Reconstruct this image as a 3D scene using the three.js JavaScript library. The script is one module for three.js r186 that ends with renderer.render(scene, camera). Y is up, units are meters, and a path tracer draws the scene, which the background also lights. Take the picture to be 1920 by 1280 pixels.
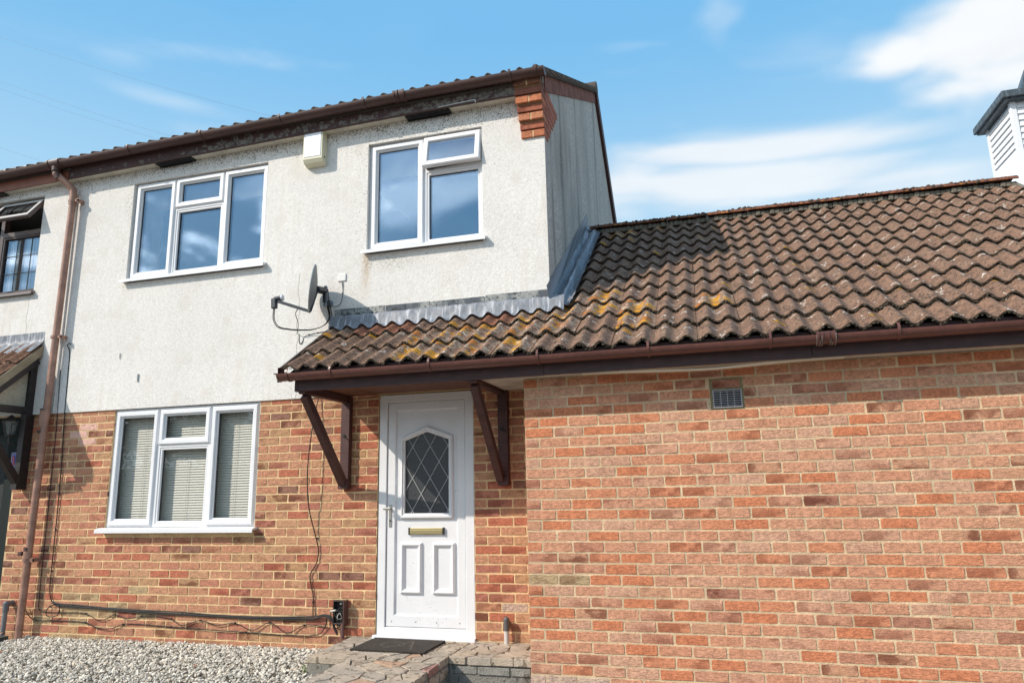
import * as THREE from 'three';
import { RoundedBoxGeometry } from 'three/addons/geometries/RoundedBoxGeometry.js';
import { mergeGeometries } from 'three/addons/utils/BufferGeometryUtils.js';
import { FontLoader } from 'three/addons/loaders/FontLoader.js';
import { TextGeometry } from 'three/addons/geometries/TextGeometry.js';

// ------------------------------------------------------------------ camera, sky, sun, exposure
const scene = new THREE.Scene();
const camera = new THREE.PerspectiveCamera(52.14, 1024 / 682, 0.05, 400);
camera.position.set(2.85, 1.224, 5.727);
camera.rotation.set(0.2047, 0.2705, -0.0221, 'YXZ');
const renderer = new THREE.WebGLRenderer({ antialias: true });
renderer.setSize(1024, 682);
renderer.toneMapping = THREE.LinearToneMapping;
renderer.toneMappingExposure = 0.98;
renderer.shadowMap.enabled = true;
const SUN = new THREE.Vector3(-1.25, 1.23, 1).normalize();
const sun = new THREE.DirectionalLight(0xfff4e6, 4.7);
sun.name = 'sun';
sun.position.copy(SUN).multiplyScalar(40); sun.target.position.set(0, 0, 0);
sun.castShadow = true; sun.shadow.mapSize.set(4096, 4096); sun.shadow.radius = 1;
Object.assign(sun.shadow.camera, { left: -16, right: 16, top: 14, bottom: -14, near: 1, far: 90 });
scene.add(sun, sun.target);

// ------------------------------------------------------------------ numbers, noise
let seed = 7;
function rnd() { seed = (seed + 0x6D2B79F5) | 0; let t = Math.imul(seed ^ (seed >>> 15), 1 | seed); t = (t + Math.imul(t ^ (t >>> 7), 61 | t)) ^ t; return ((t ^ (t >>> 14)) >>> 0) / 4294967296; }
const rr = (a, b) => a + (b - a) * rnd();
const clamp = (x, a = 0, b = 1) => Math.min(b, Math.max(a, x));
const mix = (a, b, t) => a + (b - a) * t;
const ss = (a, b, x) => { const t = clamp((x - a) / (b - a)); return t * t * (3 - 2 * t); };
const mix3 = (a, b, t) => [mix(a[0], b[0], t), mix(a[1], b[1], t), mix(a[2], b[2], t)];
function h2(x, y, s) { let h = Math.imul(x, 374761393) + Math.imul(y, 668265263) + Math.imul(s, 974634911); h = Math.imul(h ^ (h >>> 13), 1274126177); return ((h ^ (h >>> 16)) >>> 0) / 4294967296; }
function vn(x, y, px, py, s) {               // value noise, period px, py cells
  const xi = Math.floor(x), yi = Math.floor(y); let fx = x - xi, fy = y - yi; fx = fx * fx * (3 - 2 * fx); fy = fy * fy * (3 - 2 * fy);
  const w = (v, p) => ((v % p) + p) % p; const x0 = w(xi, px), x1 = w(xi + 1, px), y0 = w(yi, py), y1 = w(yi + 1, py);
  return mix(mix(h2(x0, y0, s), h2(x1, y0, s), fx), mix(h2(x0, y1, s), h2(x1, y1, s), fx), fy);
}
function fbm(u, v, px, py, oct, s) {         // u, v in 0..1, px, py cells of the first octave; tiles
  let a = 0.5, t = 0, n = 0;
  for (let i = 0; i < oct; i++) { t += a * vn(u * px, v * py, px, py, s + i * 17); n += a; a *= 0.5; px *= 2; py *= 2; }
  return t / n;
}
function vn3(x, y, z, s) {
  const zi = Math.floor(z), f = z - zi, g = f * f * (3 - 2 * f);
  return mix(vn(x, y, 4096, 4096, s + zi * 31), vn(x, y, 4096, 4096, s + (zi + 1) * 31), g);
}
function fbm3(x, y, z, oct, s) { let a = 0.5, t = 0, n = 0; for (let i = 0; i < oct; i++) { t += a * vn3(x, y, z, s + i * 131); n += a; a *= 0.5; x *= 2.03; y *= 2.03; z *= 2.03; } return t / n; }

// ------------------------------------------------------------------ sky
{
  const W = 2048, H = 1024, d = new Float32Array(W * H * 4);
  for (let j = 0; j < H; j++) {
    const el = ((j + 0.5) / H - 0.5) * Math.PI, y = Math.sin(el), c = Math.cos(el);
    for (let i = 0; i < W; i++) {
      const ang = ((i + 0.5) / W - 0.5) * 2 * Math.PI, x = c * Math.cos(ang), z = c * Math.sin(ang);
      const o = (j * W + i) * 4; d[o + 3] = 1;
      const e = Math.max(0, el) * 180 / Math.PI;
      let col = mix3([0.48, 0.745, 0.95], [0.195, 0.525, 0.885], ss(14, 38, e)); col = mix3(col, [0.085, 0.27, 0.60], ss(36, 85, e));
      col = mix3([0.66, 0.78, 0.88], col, ss(0, 12, e));
      const dot = x * SUN.x + y * SUN.y + z * SUN.z;
      const glow = Math.exp((dot - 1) * 26) * 0.22; col = col.map((q) => q + glow * 0.9);
      if (el > -0.02) {
        const k = 1 / (y + 0.22), X = x * k, Z = z * k, az = Math.atan2(x, -z) * 180 / Math.PI;
        const wx = fbm3(X * 2.2, Z * 2.2, 3.1, 3, 5) - 0.5, wz = fbm3(X * 2.2, Z * 2.2, 8.7, 3, 6) - 0.5;
        // thin streaks drawn out along x
        let n = fbm3(X * 1.9 + wx * 1.2, Z * 5.2 + wz * 1.6 + X * 0.6, 1.3, 6, 11);
        let cov = ss(0.50, 0.78, n) * 0.75;
        // broken clouds
        const m = fbm3(X * 2.6 + wx * 0.9 + 4, Z * 2.6 + wz * 0.9 + 9, 2.2, 6, 23);
        const behind = ss(-0.1, 0.5, z);
        const m2 = fbm3(X * 7 + wx * 2, Z * 9 + wz * 2, 5.5, 5, 29); cov = Math.max(cov * mix(1, 0.9, behind), ss(0.465, 0.60, m * 0.5 + m2 * 0.5) * 0.95 * behind);
        // what the photograph shows: a heap of cloud high on the right, bands low on the right, faint wisps on the left
        const g = (a0, e0, sa, se) => Math.exp(-(((az - a0) / sa) ** 2) - ((e - e0) / se) ** 2);
        const f = fbm3(az * 0.16 + wx * 2, e * 0.3 + wz * 2, 4.4, 7, 41), f2 = fbm3(az * 0.07 + 3 + wx * 1.5, e * 0.5 + wz * 1.5 + (az > -20 ? 0.045 : -0.03) * az, 7.7, 7, 57);
        const front = ss(0.3, -0.2, z);
        const clear = 1 - 0.93 * front * Math.max(ss(30.5, 34, e) * ss(13, 8, az), ss(-2, -12, az));
        cov *= clear;
        const heap = ss(0.42, 0.82, f * 0.62 + 0.62 * Math.max(g(24.5, 28.8, 8.2, 4.0), 0.95 * g(28, 34, 9, 8), 0.7 * g(17, 29.0, 3.6, 1.8)) + 0.02);
        const band = ss(0.40, 0.80, f2 * 0.72 - 0.03 + 0.44 * Math.max(g(4, 22.6 - 0.05 * az, 14, 2.6), 0.95 * g(7, 25.5 - 0.09 * az, 14, 1.2), 0.85 * g(15, 20.6, 10, 1.8), 0.95 * g(-6, 23, 6, 3)));
        const wisp = ss(0.46, 0.86, f2 * 0.6 + 0.40 * Math.max(g(-44.5, 28.3, 6.5, 1.0), 0.6 * g(-47, 30.2, 4, 0.9), 0.7 * g(-40, 26.5, 6, 1.0))) * 0.5;
        const puff = ss(0.5, 0.9, f * 0.62 + 0.42 * g(3.5, 34.8, 3.2, 1.8)) * 0.4;
        cov = Math.max(cov * (1 - 0.55 * front), heap * 0.95 * front, band * 0.82 * front, wisp * front, puff * front);
        const lit = 0.80 + 0.10 * f, cc = mix3([0.80, 0.875, 0.94], [0.93, 0.95, 0.965], ss(0.3, 0.9, cov));
        const fwd = 1 + 2.8 * Math.exp((dot - 1) * 6); const wc = cc.map((q) => q * lit * 1.24 * fwd);   // clouds towards the sun are brighter
        cov *= ss(2, 12, e); col = mix3(col, wc, clamp(cov));
      } else col = [0.30, 0.30, 0.28];
      d[o] = col[0]; d[o + 1] = col[1]; d[o + 2] = col[2];
    }
  }
  const t = new THREE.DataTexture(d, W, H, THREE.RGBAFormat, THREE.FloatType);
  t.mapping = THREE.EquirectangularReflectionMapping; t.minFilter = t.magFilter = THREE.LinearFilter; t.wrapS = THREE.RepeatWrapping; t.needsUpdate = true;
  scene.background = t; scene.environment = t;
}

// ------------------------------------------------------------------ textures
function tex(w, h, fn, srgb = true, repeat = true) {
  const d = new Uint8Array(w * h * 4);
  for (let j = 0; j < h; j++) for (let i = 0; i < w; i++) {
    const c = fn((i + 0.5) / w, (j + 0.5) / h), o = (j * w + i) * 4;
    if (typeof c === 'number') d[o] = d[o + 1] = d[o + 2] = clamp(c) * 255; else { d[o] = clamp(c[0]) * 255; d[o + 1] = clamp(c[1]) * 255; d[o + 2] = clamp(c[2]) * 255; }
    d[o + 3] = 255;
  }
  const t = new THREE.DataTexture(d, w, h); t.magFilter = THREE.LinearFilter; t.minFilter = THREE.LinearMipmapLinearFilter; t.generateMipmaps = true;
  if (srgb) t.colorSpace = THREE.SRGBColorSpace;
  t.wrapS = t.wrapT = repeat ? THREE.RepeatWrapping : THREE.ClampToEdgeWrapping; t.needsUpdate = true; return t;
}
const fit = (t, x0, y0, w, h) => { t.repeat.set(1 / w, 1 / h); t.offset.set(-x0 / w, -y0 / h); return t; };   // uv in metres
const per = (t, w, h = w) => { t.repeat.set(1 / w, 1 / h); return t; };
const lin = (r, g, b) => new THREE.Color().setRGB(r, g, b);
const mat = (color, roughness = 0.7, o = {}) => new THREE.MeshStandardMaterial({ color: Array.isArray(color) ? lin(...color) : color, roughness, ...o });

// brick: creased, sandy faces with darker fired patches
const brickBump = per(tex(1024, 512, (u, v) => {
  const a = fbm(u, v, 40, 20, 4, 3), w = fbm(u, v, 10, 8, 3, 9), c = Math.abs(fbm(u + 0.02 * w, v, 26, 34, 3, 21) - 0.5) * 2;
  return 0.25 + 0.5 * a + 0.35 * ss(0.0, 0.3, c) - 0.2 + 0.12 * (h2(Math.floor(u * 1024), Math.floor(v * 512), 2) - 0.5);
}, false), 0.9, 0.45);
function brickMap(s, patch) {
  return per(tex(768, 384, (u, v) => {
    const a = fbm(u, v, 60, 30, 3, s), b = fbm(u, v, 7, 5, 4, s + 50), g = h2(Math.floor(u * 768), Math.floor(v * 384), s);
    const crease = Math.abs(fbm(u, v, 26, 34, 3, 21) - 0.5) * 2;
    let c = [1.0, 0.985, 0.97].map((q, k) => q * (0.80 + 0.30 * a));
    const smoke = ss(0.52, 0.74, b) * patch; c = mix3(c, [0.66, 0.56, 0.52], smoke);
    const pale = ss(0.50, 0.30, b) * 0.4 * patch; c = mix3(c, [0.98, 0.95, 0.90], pale);
    c = c.map((q) => q * (1 - 0.14 * ss(0.10, 0.0, crease)));
    if (g > 0.985) c = mix3(c, [1, 0.97, 0.92], 0.6); if (g < 0.02) c = c.map((q) => q * 0.6);
    return c;
  }), 0.9, 0.45);
}
const brickMaps = [brickMap(101, 0.15), brickMap(202, 0.55), brickMap(303, 1.0)];
const BRICK = (r, g, b, m) => mat([r, g, b], 0.93, { map: brickMaps[m], bumpMap: brickBump, bumpScale: 0.0042 });
// ours: buff, brown, red-brown; garage: orange-red, pinkish, brown
const houseBricks = [[0.58, 0.275, 0.165, 0], [0.56, 0.28, 0.165, 1], [0.59, 0.30, 0.18, 0], [0.54, 0.235, 0.15, 1], [0.53, 0.18, 0.105, 1], [0.58, 0.32, 0.185, 1], [0.46, 0.225, 0.14, 2], [0.48, 0.19, 0.13, 1], [0.51, 0.295, 0.16, 2], [0.31, 0.155, 0.11, 2]].map((a) => BRICK(...a));
const hW = [10, 10, 9, 9, 7, 8, 4, 5, 5, 2];
const garageBricks = [[0.665, 0.245, 0.122, 0], [0.67, 0.34, 0.212, 0], [0.66, 0.36, 0.24, 1], [0.665, 0.275, 0.15, 1], [0.64, 0.32, 0.205, 1], [0.67, 0.385, 0.26, 0], [0.56, 0.26, 0.165, 1], [0.60, 0.32, 0.20, 2], [0.45, 0.205, 0.135, 2], [0.67, 0.32, 0.195, 0]].map((a) => BRICK(...a));
const gW = [12, 13, 9, 12, 8, 7, 3, 3, 1, 12];
function stainMap(s, cover, tint) {
  return per(tex(512, 256, (u, v) => { const a = fbm(u, v, 60, 30, 3, s), b = fbm(u, v, 12, 8, 4, s + 5), k = ss(0.62 - cover, 0.74 - cover, b * 0.7 + a * 0.3); return mix3([0.98, 0.95, 0.93].map((q) => q * (0.8 + 0.3 * a)), tint, k * (0.6 + 0.5 * a)); }), 0.9, 0.45);
}
const brickWhite = mat([0.60, 0.31, 0.22], 0.95, { map: stainMap(900, 0.22, [1, 1, 1]), bumpMap: brickBump, bumpScale: 0.005 }); brickWhite.color.setRGB(0.72, 0.44, 0.36);
const brickGrey = mat([0.56, 0.42, 0.34], 0.95, { map: stainMap(910, 0.16, [1, 0.98, 0.95]), bumpMap: brickBump, bumpScale: 0.006 });
const brickGreen = mat([0.52, 0.38, 0.22], 0.95, { map: brickMaps[1], bumpMap: brickBump, bumpScale: 0.006 });
const pick = (ms, ws) => { let t = rnd() * ws.reduce((a, b) => a + b, 0); for (let i = 0; i < ms.length; i++) if ((t -= ws[i]) < 0) return ms[i]; return ms[0]; };
const mortarTex = per(tex(512, 512, (u, v) => { const a = fbm(u, v, 90, 90, 3, 4), b = fbm(u, v, 6, 6, 3, 8); return [0.96, 0.95, 0.92].map((q) => q * (0.82 + 0.22 * a) * (0.84 + 0.26 * b)); }), 0.7);
const mortarBump = per(tex(512, 512, (u, v) => fbm(u, v, 110, 110, 3, 14), false), 0.7);
const M = {};
M.mortar = mat([1.0, 0.72, 0.42], 0.95, { map: mortarTex, bumpMap: mortarBump, bumpScale: 0.003 });
M.mortarGarage = mat([0.88, 0.67, 0.45], 0.95, { map: mortarTex, bumpMap: mortarBump, bumpScale: 0.003 });

// stucco: pebbled render, with algae specks under the eaves, run marks and cracks
const stuccoBump = per(tex(1024, 1024, (u, v) => { const a = fbm(u, v, 150, 150, 3, 31), b = fbm(u, v, 40, 40, 2, 37); return ss(0.3, 0.75, a) * 0.7 + b * 0.3; }, false), 1.1);
const SX0 = -5.4, SW = 7.1, SY0 = 2.0, SH = 3.05;
const crackX = [[-0.86, 2.08, 3.3], [-4.22, 2.9, 3.4]];
const stuccoMap = fit(tex(2048, 1024, (u, v) => {
  const X = SX0 + u * SW, Y = SY0 + v * SH;
  const fine = fbm(u, v, 560, 240, 2, 61), med = fbm(u, v, 40, 17, 5, 62), big = fbm(u, v, 9, 4, 4, 63), st = fbm(u, v, 150, 3, 3, 64);
  let c = [0.908, 0.893, 0.87].map((q) => q * (0.92 + 0.11 * fine) * (0.955 + 0.07 * big));
  c = mix3(c, [0.80, 0.775, 0.73], 0.30 * ss(0.52, 0.8, med));
  c = mix3(c, [0.80, 0.77, 0.72], 0.30 * ss(0.5, 0.8, st) * ss(0.45, 0.7, big));
  // specks of algae: many close under the eaves and at window heads, few lower down
  const under = Math.max(ss(4.40, 4.74, Y) * 0.95, 0.0, 0.16 * ss(2.3, 2.08, Y), (Math.abs(X + 0.15) < 0.12 || Math.abs(X + 2.97) < 0.08) && Y > 3.3 && Y < 4.55 ? 0.3 : 0);
  const sp = fbm(u, v, 1000, 430, 2, 71), cl = fbm(u, v, 90, 40, 3, 72);
  const th = 0.84 - 0.34 * under * (0.45 + 0.9 * cl);
  c = mix3(c, [0.40, 0.38, 0.33], 0.8 * ss(th, th + 0.08, sp));
  // rust run under the left corner of the window
  const run = Math.exp(-(((X + 0.15 + 0.02 * (st - 0.5)) / 0.035) ** 2)) * ss(2.9, 3.35, Y) * ss(3.42, 3.38, Y) * ss(0.3, 0.6, sp + 0.2 * cl);
  c = mix3(c, [0.66, 0.55, 0.43], 0.6 * run);
  const lich = Math.exp(-(((X - 0.1) / 0.28) ** 2) - ((Y - 3.32) / 0.08) ** 2) * ss(0.42, 0.62, sp); c = mix3(c, [0.6, 0.59, 0.54], 0.5 * lich);
  for (const [cx, y0, y1] of crackX) { const w = 0.03 * (vn(Y * 9, 1, 4096, 8, 5) - 0.5) + 0.012 * (vn(Y * 31, 2, 4096, 8, 6) - 0.5); if (Y > y0 && Y < y1 && Math.abs(X - cx - w) < 0.0035) c = mix3(c, [0.5, 0.48, 0.44], 0.55); }
  return c;
}, true, false), SX0, SY0, SW, SH);
M.stucco = mat([1, 1, 1], 0.95, { map: stuccoMap, bumpMap: stuccoBump, bumpScale: 0.0017 });
const gableMap = fit(tex(1024, 512, (u, v) => {     // u runs along depth
  const z = -8.2 + u * 8.4, y = 2 + v * 5;
  const s1 = fbm(u, v, 170, 9, 4, 81), s2 = fbm(u, v, 34, 5, 4, 82), f = fbm(u, v, 400, 230, 2, 83), b = fbm(u, v, 14, 6, 3, 84);
  let c = [0.88, 0.88, 0.88].map((q) => q * (0.80 + 0.36 * f));
  c = mix3(c, [0.46, 0.46, 0.45], 0.5 * ss(0.40, 0.85, s1 * 0.30 + s2 * 0.30 + 0.45 * (b - 0.2) + 0.5 * (f - 0.5)));
  for (const [zz, w] of [[-0.75, 0.10], [-1.7, 0.05], [-3.25, 0.07], [-0.25, 0.05]]) { const g = Math.exp(-(((z - zz + 0.05 * (s2 - 0.5)) / w) ** 2)); c = mix3(c, [0.24, 0.25, 0.235], 0.32 * g * ss(0.3, 0.6, s1 * 0.5 + f * 0.5)); }
  return c;
}, true, false), -8.2, 2, 8.4, 5);
M.gable = mat([0.78, 0.72, 0.64], 0.95, { map: gableMap, bumpMap: stuccoBump, bumpScale: 0.006 });

// peeling paint of the fascia: bare grey wood where flakes are gone, more along the lower edge
const FX0 = -3.75, FW = 5.15;
const peelMap = tex(2048, 96, (u, v) => {
  const X = FX0 + u * FW, a = fbm(u, v, 120, 5, 4, 91), b = fbm(u, v, 16, 2, 3, 92), g = fbm(u, v, 300, 26, 3, 93);
  const more = ss(-2.9, -1.6, X) * 0.15 + ss(-0.3, 1.3, X) * 0.13 - ss(-3.2, -3.7, X) * 0.1;
  const th = 0.635 + 0.55 * Math.max(0, v - 0.25) - more - 0.25 * (b - 0.5) - (X > 1.18 ? 0.25 : 0);
  const paint = [0.295, 0.20, 0.19].map((q) => q * (0.8 + 0.4 * g)), wood = mix3([0.50, 0.47, 0.43], [0.30, 0.275, 0.25], ss(0.35, 0.7, g));
  let k = ss(th, th + 0.025, a); if (v < 0.06) k *= 0.2;
  return mix3(paint, wood, k);
}, true, false);
M.peel = mat([0.9, 0.9, 0.9], 0.75, { map: peelMap });
const grainMap = per(tex(512, 512, (u, v) => { const a = fbm(u, v, 6, 90, 4, 95), b = fbm(u, v, 12, 12, 4, 96), g = h2(Math.floor(u * 512), Math.floor(v * 512), 6); return [0.9, 0.87, 0.86].map((q) => q * (0.72 + 0.22 * a + 0.22 * b) + (g > 0.997 ? 0.3 : 0)); }), 0.8);
M.darkWood = mat([0.105, 0.045, 0.040], 0.62, { map: grainMap });
M.fascia = mat([0.092, 0.05, 0.05], 0.7, { map: grainMap });
M.soffitWood = mat([0.20, 0.085, 0.045], 0.7, { map: grainMap });
M.boardBrown = mat([0.24, 0.14, 0.105], 0.7, { map: grainMap });
M.orangeFascia = mat([0.32, 0.105, 0.055], 0.55, { map: grainMap });
M.blackWood = mat([0.035, 0.027, 0.027], 0.5, { map: grainMap });
const gutterMap = per(tex(512, 256, (u, v) => { const a = fbm(u, v, 5, 24, 4, 97), b = fbm(u, v, 60, 60, 2, 98); return [0.95, 0.92, 0.9].map((q) => q * (0.7 + 0.25 * a + 0.14 * b)); }), 1.3);
M.gutter = mat([0.185, 0.076, 0.062], 0.38, { map: gutterMap });
M.gutterOld = mat([0.098, 0.05, 0.043], 0.5, { map: gutterMap });
M.gutterDirt = mat([0.33, 0.29, 0.28], 0.9, { map: mortarTex });
M.pipe = mat([0.48, 0.28, 0.21], 0.5, { map: gutterMap });
M.upvc = mat([0.84, 0.84, 0.85], 0.34);
M.upvcDoor = mat([0.82, 0.82, 0.83], 0.38);
const scuff = per(tex(640, 640, (u, v) => { const a = fbm(u, v, 8, 8, 4, 401), b = fbm(u, v, 130, 40, 3, 402), c = fbm(u, v, 60, 170, 3, 403), g = h2(Math.floor(u * 640), Math.floor(v * 640), 44); let q = [1, 1, 1].map((w) => w * (0.965 + 0.05 * (a - 0.3))); const k = Math.max(ss(0.76, 0.82, b), ss(0.77, 0.83, c)) * ss(0.52, 0.66, a); q = mix3(q, [0.62, 0.60, 0.57], 0.35 * k); if (g > 0.9994) q = [0.4, 0.38, 0.36]; return q; }), 1.3);
M.upvc.map = scuff; M.upvcDoor.map = scuff;
M.seal = mat([0.03, 0.03, 0.032], 0.7);
M.soffitWhite = mat([0.86, 0.82, 0.74], 0.6, { map: mortarTex });
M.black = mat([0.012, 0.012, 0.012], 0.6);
M.cable = mat([0.010, 0.010, 0.0105], 0.65);
M.cableGrey = mat([0.22, 0.22, 0.21], 0.55);
M.glass = new THREE.MeshPhysicalMaterial({ color: 0xffffff, roughness: 0.0, transmission: 1, thickness: 0.004, ior: 2.3, specularColor: lin(0.48, 0.70, 1.0) });   // coated double glazing: two sheets
M.glassClear = new THREE.MeshPhysicalMaterial({ color: 0xfbfbfa, roughness: 0.0, transmission: 1, thickness: 0, ior: 1.95 });
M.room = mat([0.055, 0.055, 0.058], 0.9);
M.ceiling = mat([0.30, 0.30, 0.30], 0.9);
M.blind = mat([0.66, 0.65, 0.58], 0.6, { side: THREE.DoubleSide });
M.curtain = mat([0.72, 0.73, 0.74], 0.9, { side: THREE.DoubleSide });
// lead
const leadMap = per(tex(512, 512, (u, v) => { const a = fbm(u, v, 8, 8, 5, 110), b = fbm(u, v, 40, 5, 3, 111), g = fbm(u, v, 120, 120, 2, 112); let c = [0.72, 0.74, 0.77].map((q) => q * (0.66 + 0.45 * a)); c = mix3(c, [0.94, 0.95, 0.97], 0.7 * ss(0.5, 0.7, b)); c = mix3(c, [0.42, 0.43, 0.44], 0.6 * ss(0.56, 0.7, a)); return c.map((q) => q * (0.9 + 0.2 * g)); }), 0.8);
M.lead = mat([0.50, 0.51, 0.53], 0.55, { map: leadMap });
M.leadPale = mat([0.58, 0.585, 0.60], 0.55, { map: leadMap });
const leadOldMap = per(tex(1024, 256, (u, v) => { const a = fbm(u, v, 14, 5, 5, 113), b = fbm(u, v, 120, 30, 3, 114); let c = mix3([0.36, 0.385, 0.41], [0.66, 0.665, 0.65], ss(0.42, 0.66, a)); if (b > 0.66) c = c.map((q) => q * 0.6); return c; }), 2.2, 0.55);
M.leadOld = mat([0.85, 0.85, 0.85], 0.8, { map: leadOldMap });

// roof tiles: brown sandy concrete, white lichen arcs, in places orange and yellow lichen
function tileMap(s, arcs, orange, grey) {
  const r0 = seed; seed = s * 977; const A = [];
  for (let k = 0; k < arcs; k++) A.push([rr(0.02, 0.28), rr(0.02, 0.30), rr(0.010, 0.030), rr(0.35, 1.0), rr(0, 6.3), rr(1.4, 3.8), rr(0.003, 0.0075), rr(0.7, 1)]);
  const O = []; for (let k = 0; k < orange; k++) O.push([rr(0.02, 0.28), rr(0.02, 0.32), rr(0.014, 0.055), rnd() < 0.6]);
  seed = r0;
  return fit(tex(288, 320, (u, v) => {
    const x = u * 0.3, z = v * 0.36, f = fbm(u, v, 110, 120, 2, s), m = fbm(u, v, 12, 14, 4, s + 3), g = h2(Math.floor(u * 288), Math.floor(v * 320), s), bl = fbm(u, v, 30, 34, 3, s + 8);
    let c = mix3([0.605, 0.475, 0.395], [0.50, 0.395, 0.33], ss(0.3, 0.7, m)).map((q) => q * (0.80 + 0.4 * f));
    if (g > 0.988) c = mix3(c, [0.62, 0.56, 0.5], 0.6); if (g < 0.012) c = c.map((q) => q * 0.6);
    const mo = ss(0.62, 0.72, bl); c = mix3(c, [0.17, 0.145, 0.11], 0.75 * mo);
    if (grey) { const k = ss(0.52, 0.66, fbm(u, v, 16, 18, 4, s + 31)); c = mix3(c, [0.70, 0.68, 0.62], grey * k * (0.4 + 0.8 * f)); }
    for (const [ox, oz, or, ye] of O) { const q = Math.hypot(x - ox, (z - oz) * 0.8) / or + 1.5 * (bl - 0.5) + 0.7 * (f - 0.5); const k = ss(1, 0.75, q); if (k > 0) c = mix3(c, (ye ? [0.78, 0.56, 0.14] : [0.68, 0.43, 0.17]).map((w) => w * (0.75 + 0.5 * f)), k * ss(0.25, 0.45, bl + 0.15)); }
    for (const [ax, az, ar, sq, ro, span, w, str] of A) {
      const cs = Math.cos(ro), sn = Math.sin(ro), dx = (x - ax) * cs + (z - az) * sn, dz = (-(x - ax) * sn + (z - az) * cs) / sq, q = Math.hypot(dx, dz), an = (Math.atan2(dz, dx) + 6.2832) % 6.2832;
      if (an < span && Math.abs(q - ar) < w * (0.6 + 0.8 * bl)) c = mix3(c, [0.93, 0.92, 0.90], str * ss(0.15, 0.4, f + 0.15));
      else if (q < ar && bl > 0.55) c = mix3(c, [0.6, 0.56, 0.52], 0.25);
    }
    return c;
  }, true), 0, 0, 0.3, 0.36);
}
const tileBump = fit(tex(288, 320, (u, v) => fbm(u, v, 90, 100, 3, 140), false), 0, 0, 0.3, 0.36);
const TM = (c, m) => mat(c, 0.95, { map: m, bumpMap: tileBump, bumpScale: 0.003 });
const tilePlain = [1, 2, 3, 4, 5, 6].map((k) => TM([0.74, 0.715, 0.68], tileMap(400 + k, 4 + (k % 3), k === 2 ? 1 : 0, k % 2 ? 0.18 : 0)));
const tileOrange = [1, 2, 3, 4].map((k) => TM([0.86, 0.81, 0.76], tileMap(500 + k, 7, 5 + k, 0.9)));
const tileSome = [1, 2, 3].map((k) => TM([0.75, 0.725, 0.69], tileMap(600 + k, 5, k === 1 ? 1 : 0, 0.3)));
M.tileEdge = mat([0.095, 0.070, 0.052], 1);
M.tileClean = TM([0.95, 0.62, 0.5], tileMap(707, 2, 0, 0));
M.tileDark = mat([0.085, 0.07, 0.06], 0.95);
M.moss = mat([0.075, 0.060, 0.040], 1);
M.mossGreen = mat([0.09, 0.085, 0.035], 1);
const ridgeMap = per(tex(512, 256, (u, v) => { const a = fbm(u, v, 20, 10, 4, 150), f = fbm(u, v, 120, 60, 2, 151), b = fbm(u, v, 40, 22, 3, 152); let c = mix3([0.55, 0.33, 0.24], [0.40, 0.26, 0.20], a).map((q) => q * (0.75 + 0.45 * f)); c = mix3(c, [0.16, 0.14, 0.11], 0.8 * ss(0.58, 0.68, b)); if (b < 0.3) c = mix3(c, [0.78, 0.52, 0.2], 0.7); return c; }), 1.2, 0.6);
M.ridge = mat([0.95, 0.9, 0.85], 0.95, { map: ridgeMap, bumpMap: mortarBump, bumpScale: 0.006 });
M.bedding = mat([0.28, 0.26, 0.22], 1, { map: mortarTex, bumpMap: mortarBump, bumpScale: 0.01 });
// ground and stone
const stoneMap = per(tex(512, 512, (u, v) => { const a = fbm(u, v, 9, 9, 5, 160), f = fbm(u, v, 90, 90, 2, 161), b = fbm(u, v, 24, 24, 3, 162); let c = [0.90, 0.88, 0.85].map((q) => q * (0.70 + 0.28 * a + 0.14 * f)); c = mix3(c, [0.42, 0.40, 0.36], 0.6 * ss(0.6, 0.74, b)); return c; }), 0.9);
const STONE = (c) => mat(c, 0.9, { map: stoneMap, bumpMap: mortarBump, bumpScale: 0.006 });
M.stones = [[0.62, 0.54, 0.46], [0.66, 0.575, 0.49], [0.58, 0.52, 0.45], [0.64, 0.55, 0.45], [0.60, 0.54, 0.48]].map(STONE);
M.stonePink = [[0.60, 0.33, 0.27], [0.62, 0.43, 0.31], [0.52, 0.30, 0.27]].map(STONE);
M.concrete = STONE([0.34, 0.33, 0.31]);
M.slab = STONE([0.10, 0.11, 0.105]);
M.ground = mat([0.34, 0.31, 0.27], 0.95, { map: stoneMap });
M.soil = mat([0.16, 0.145, 0.12], 1, { map: mortarTex });

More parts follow.
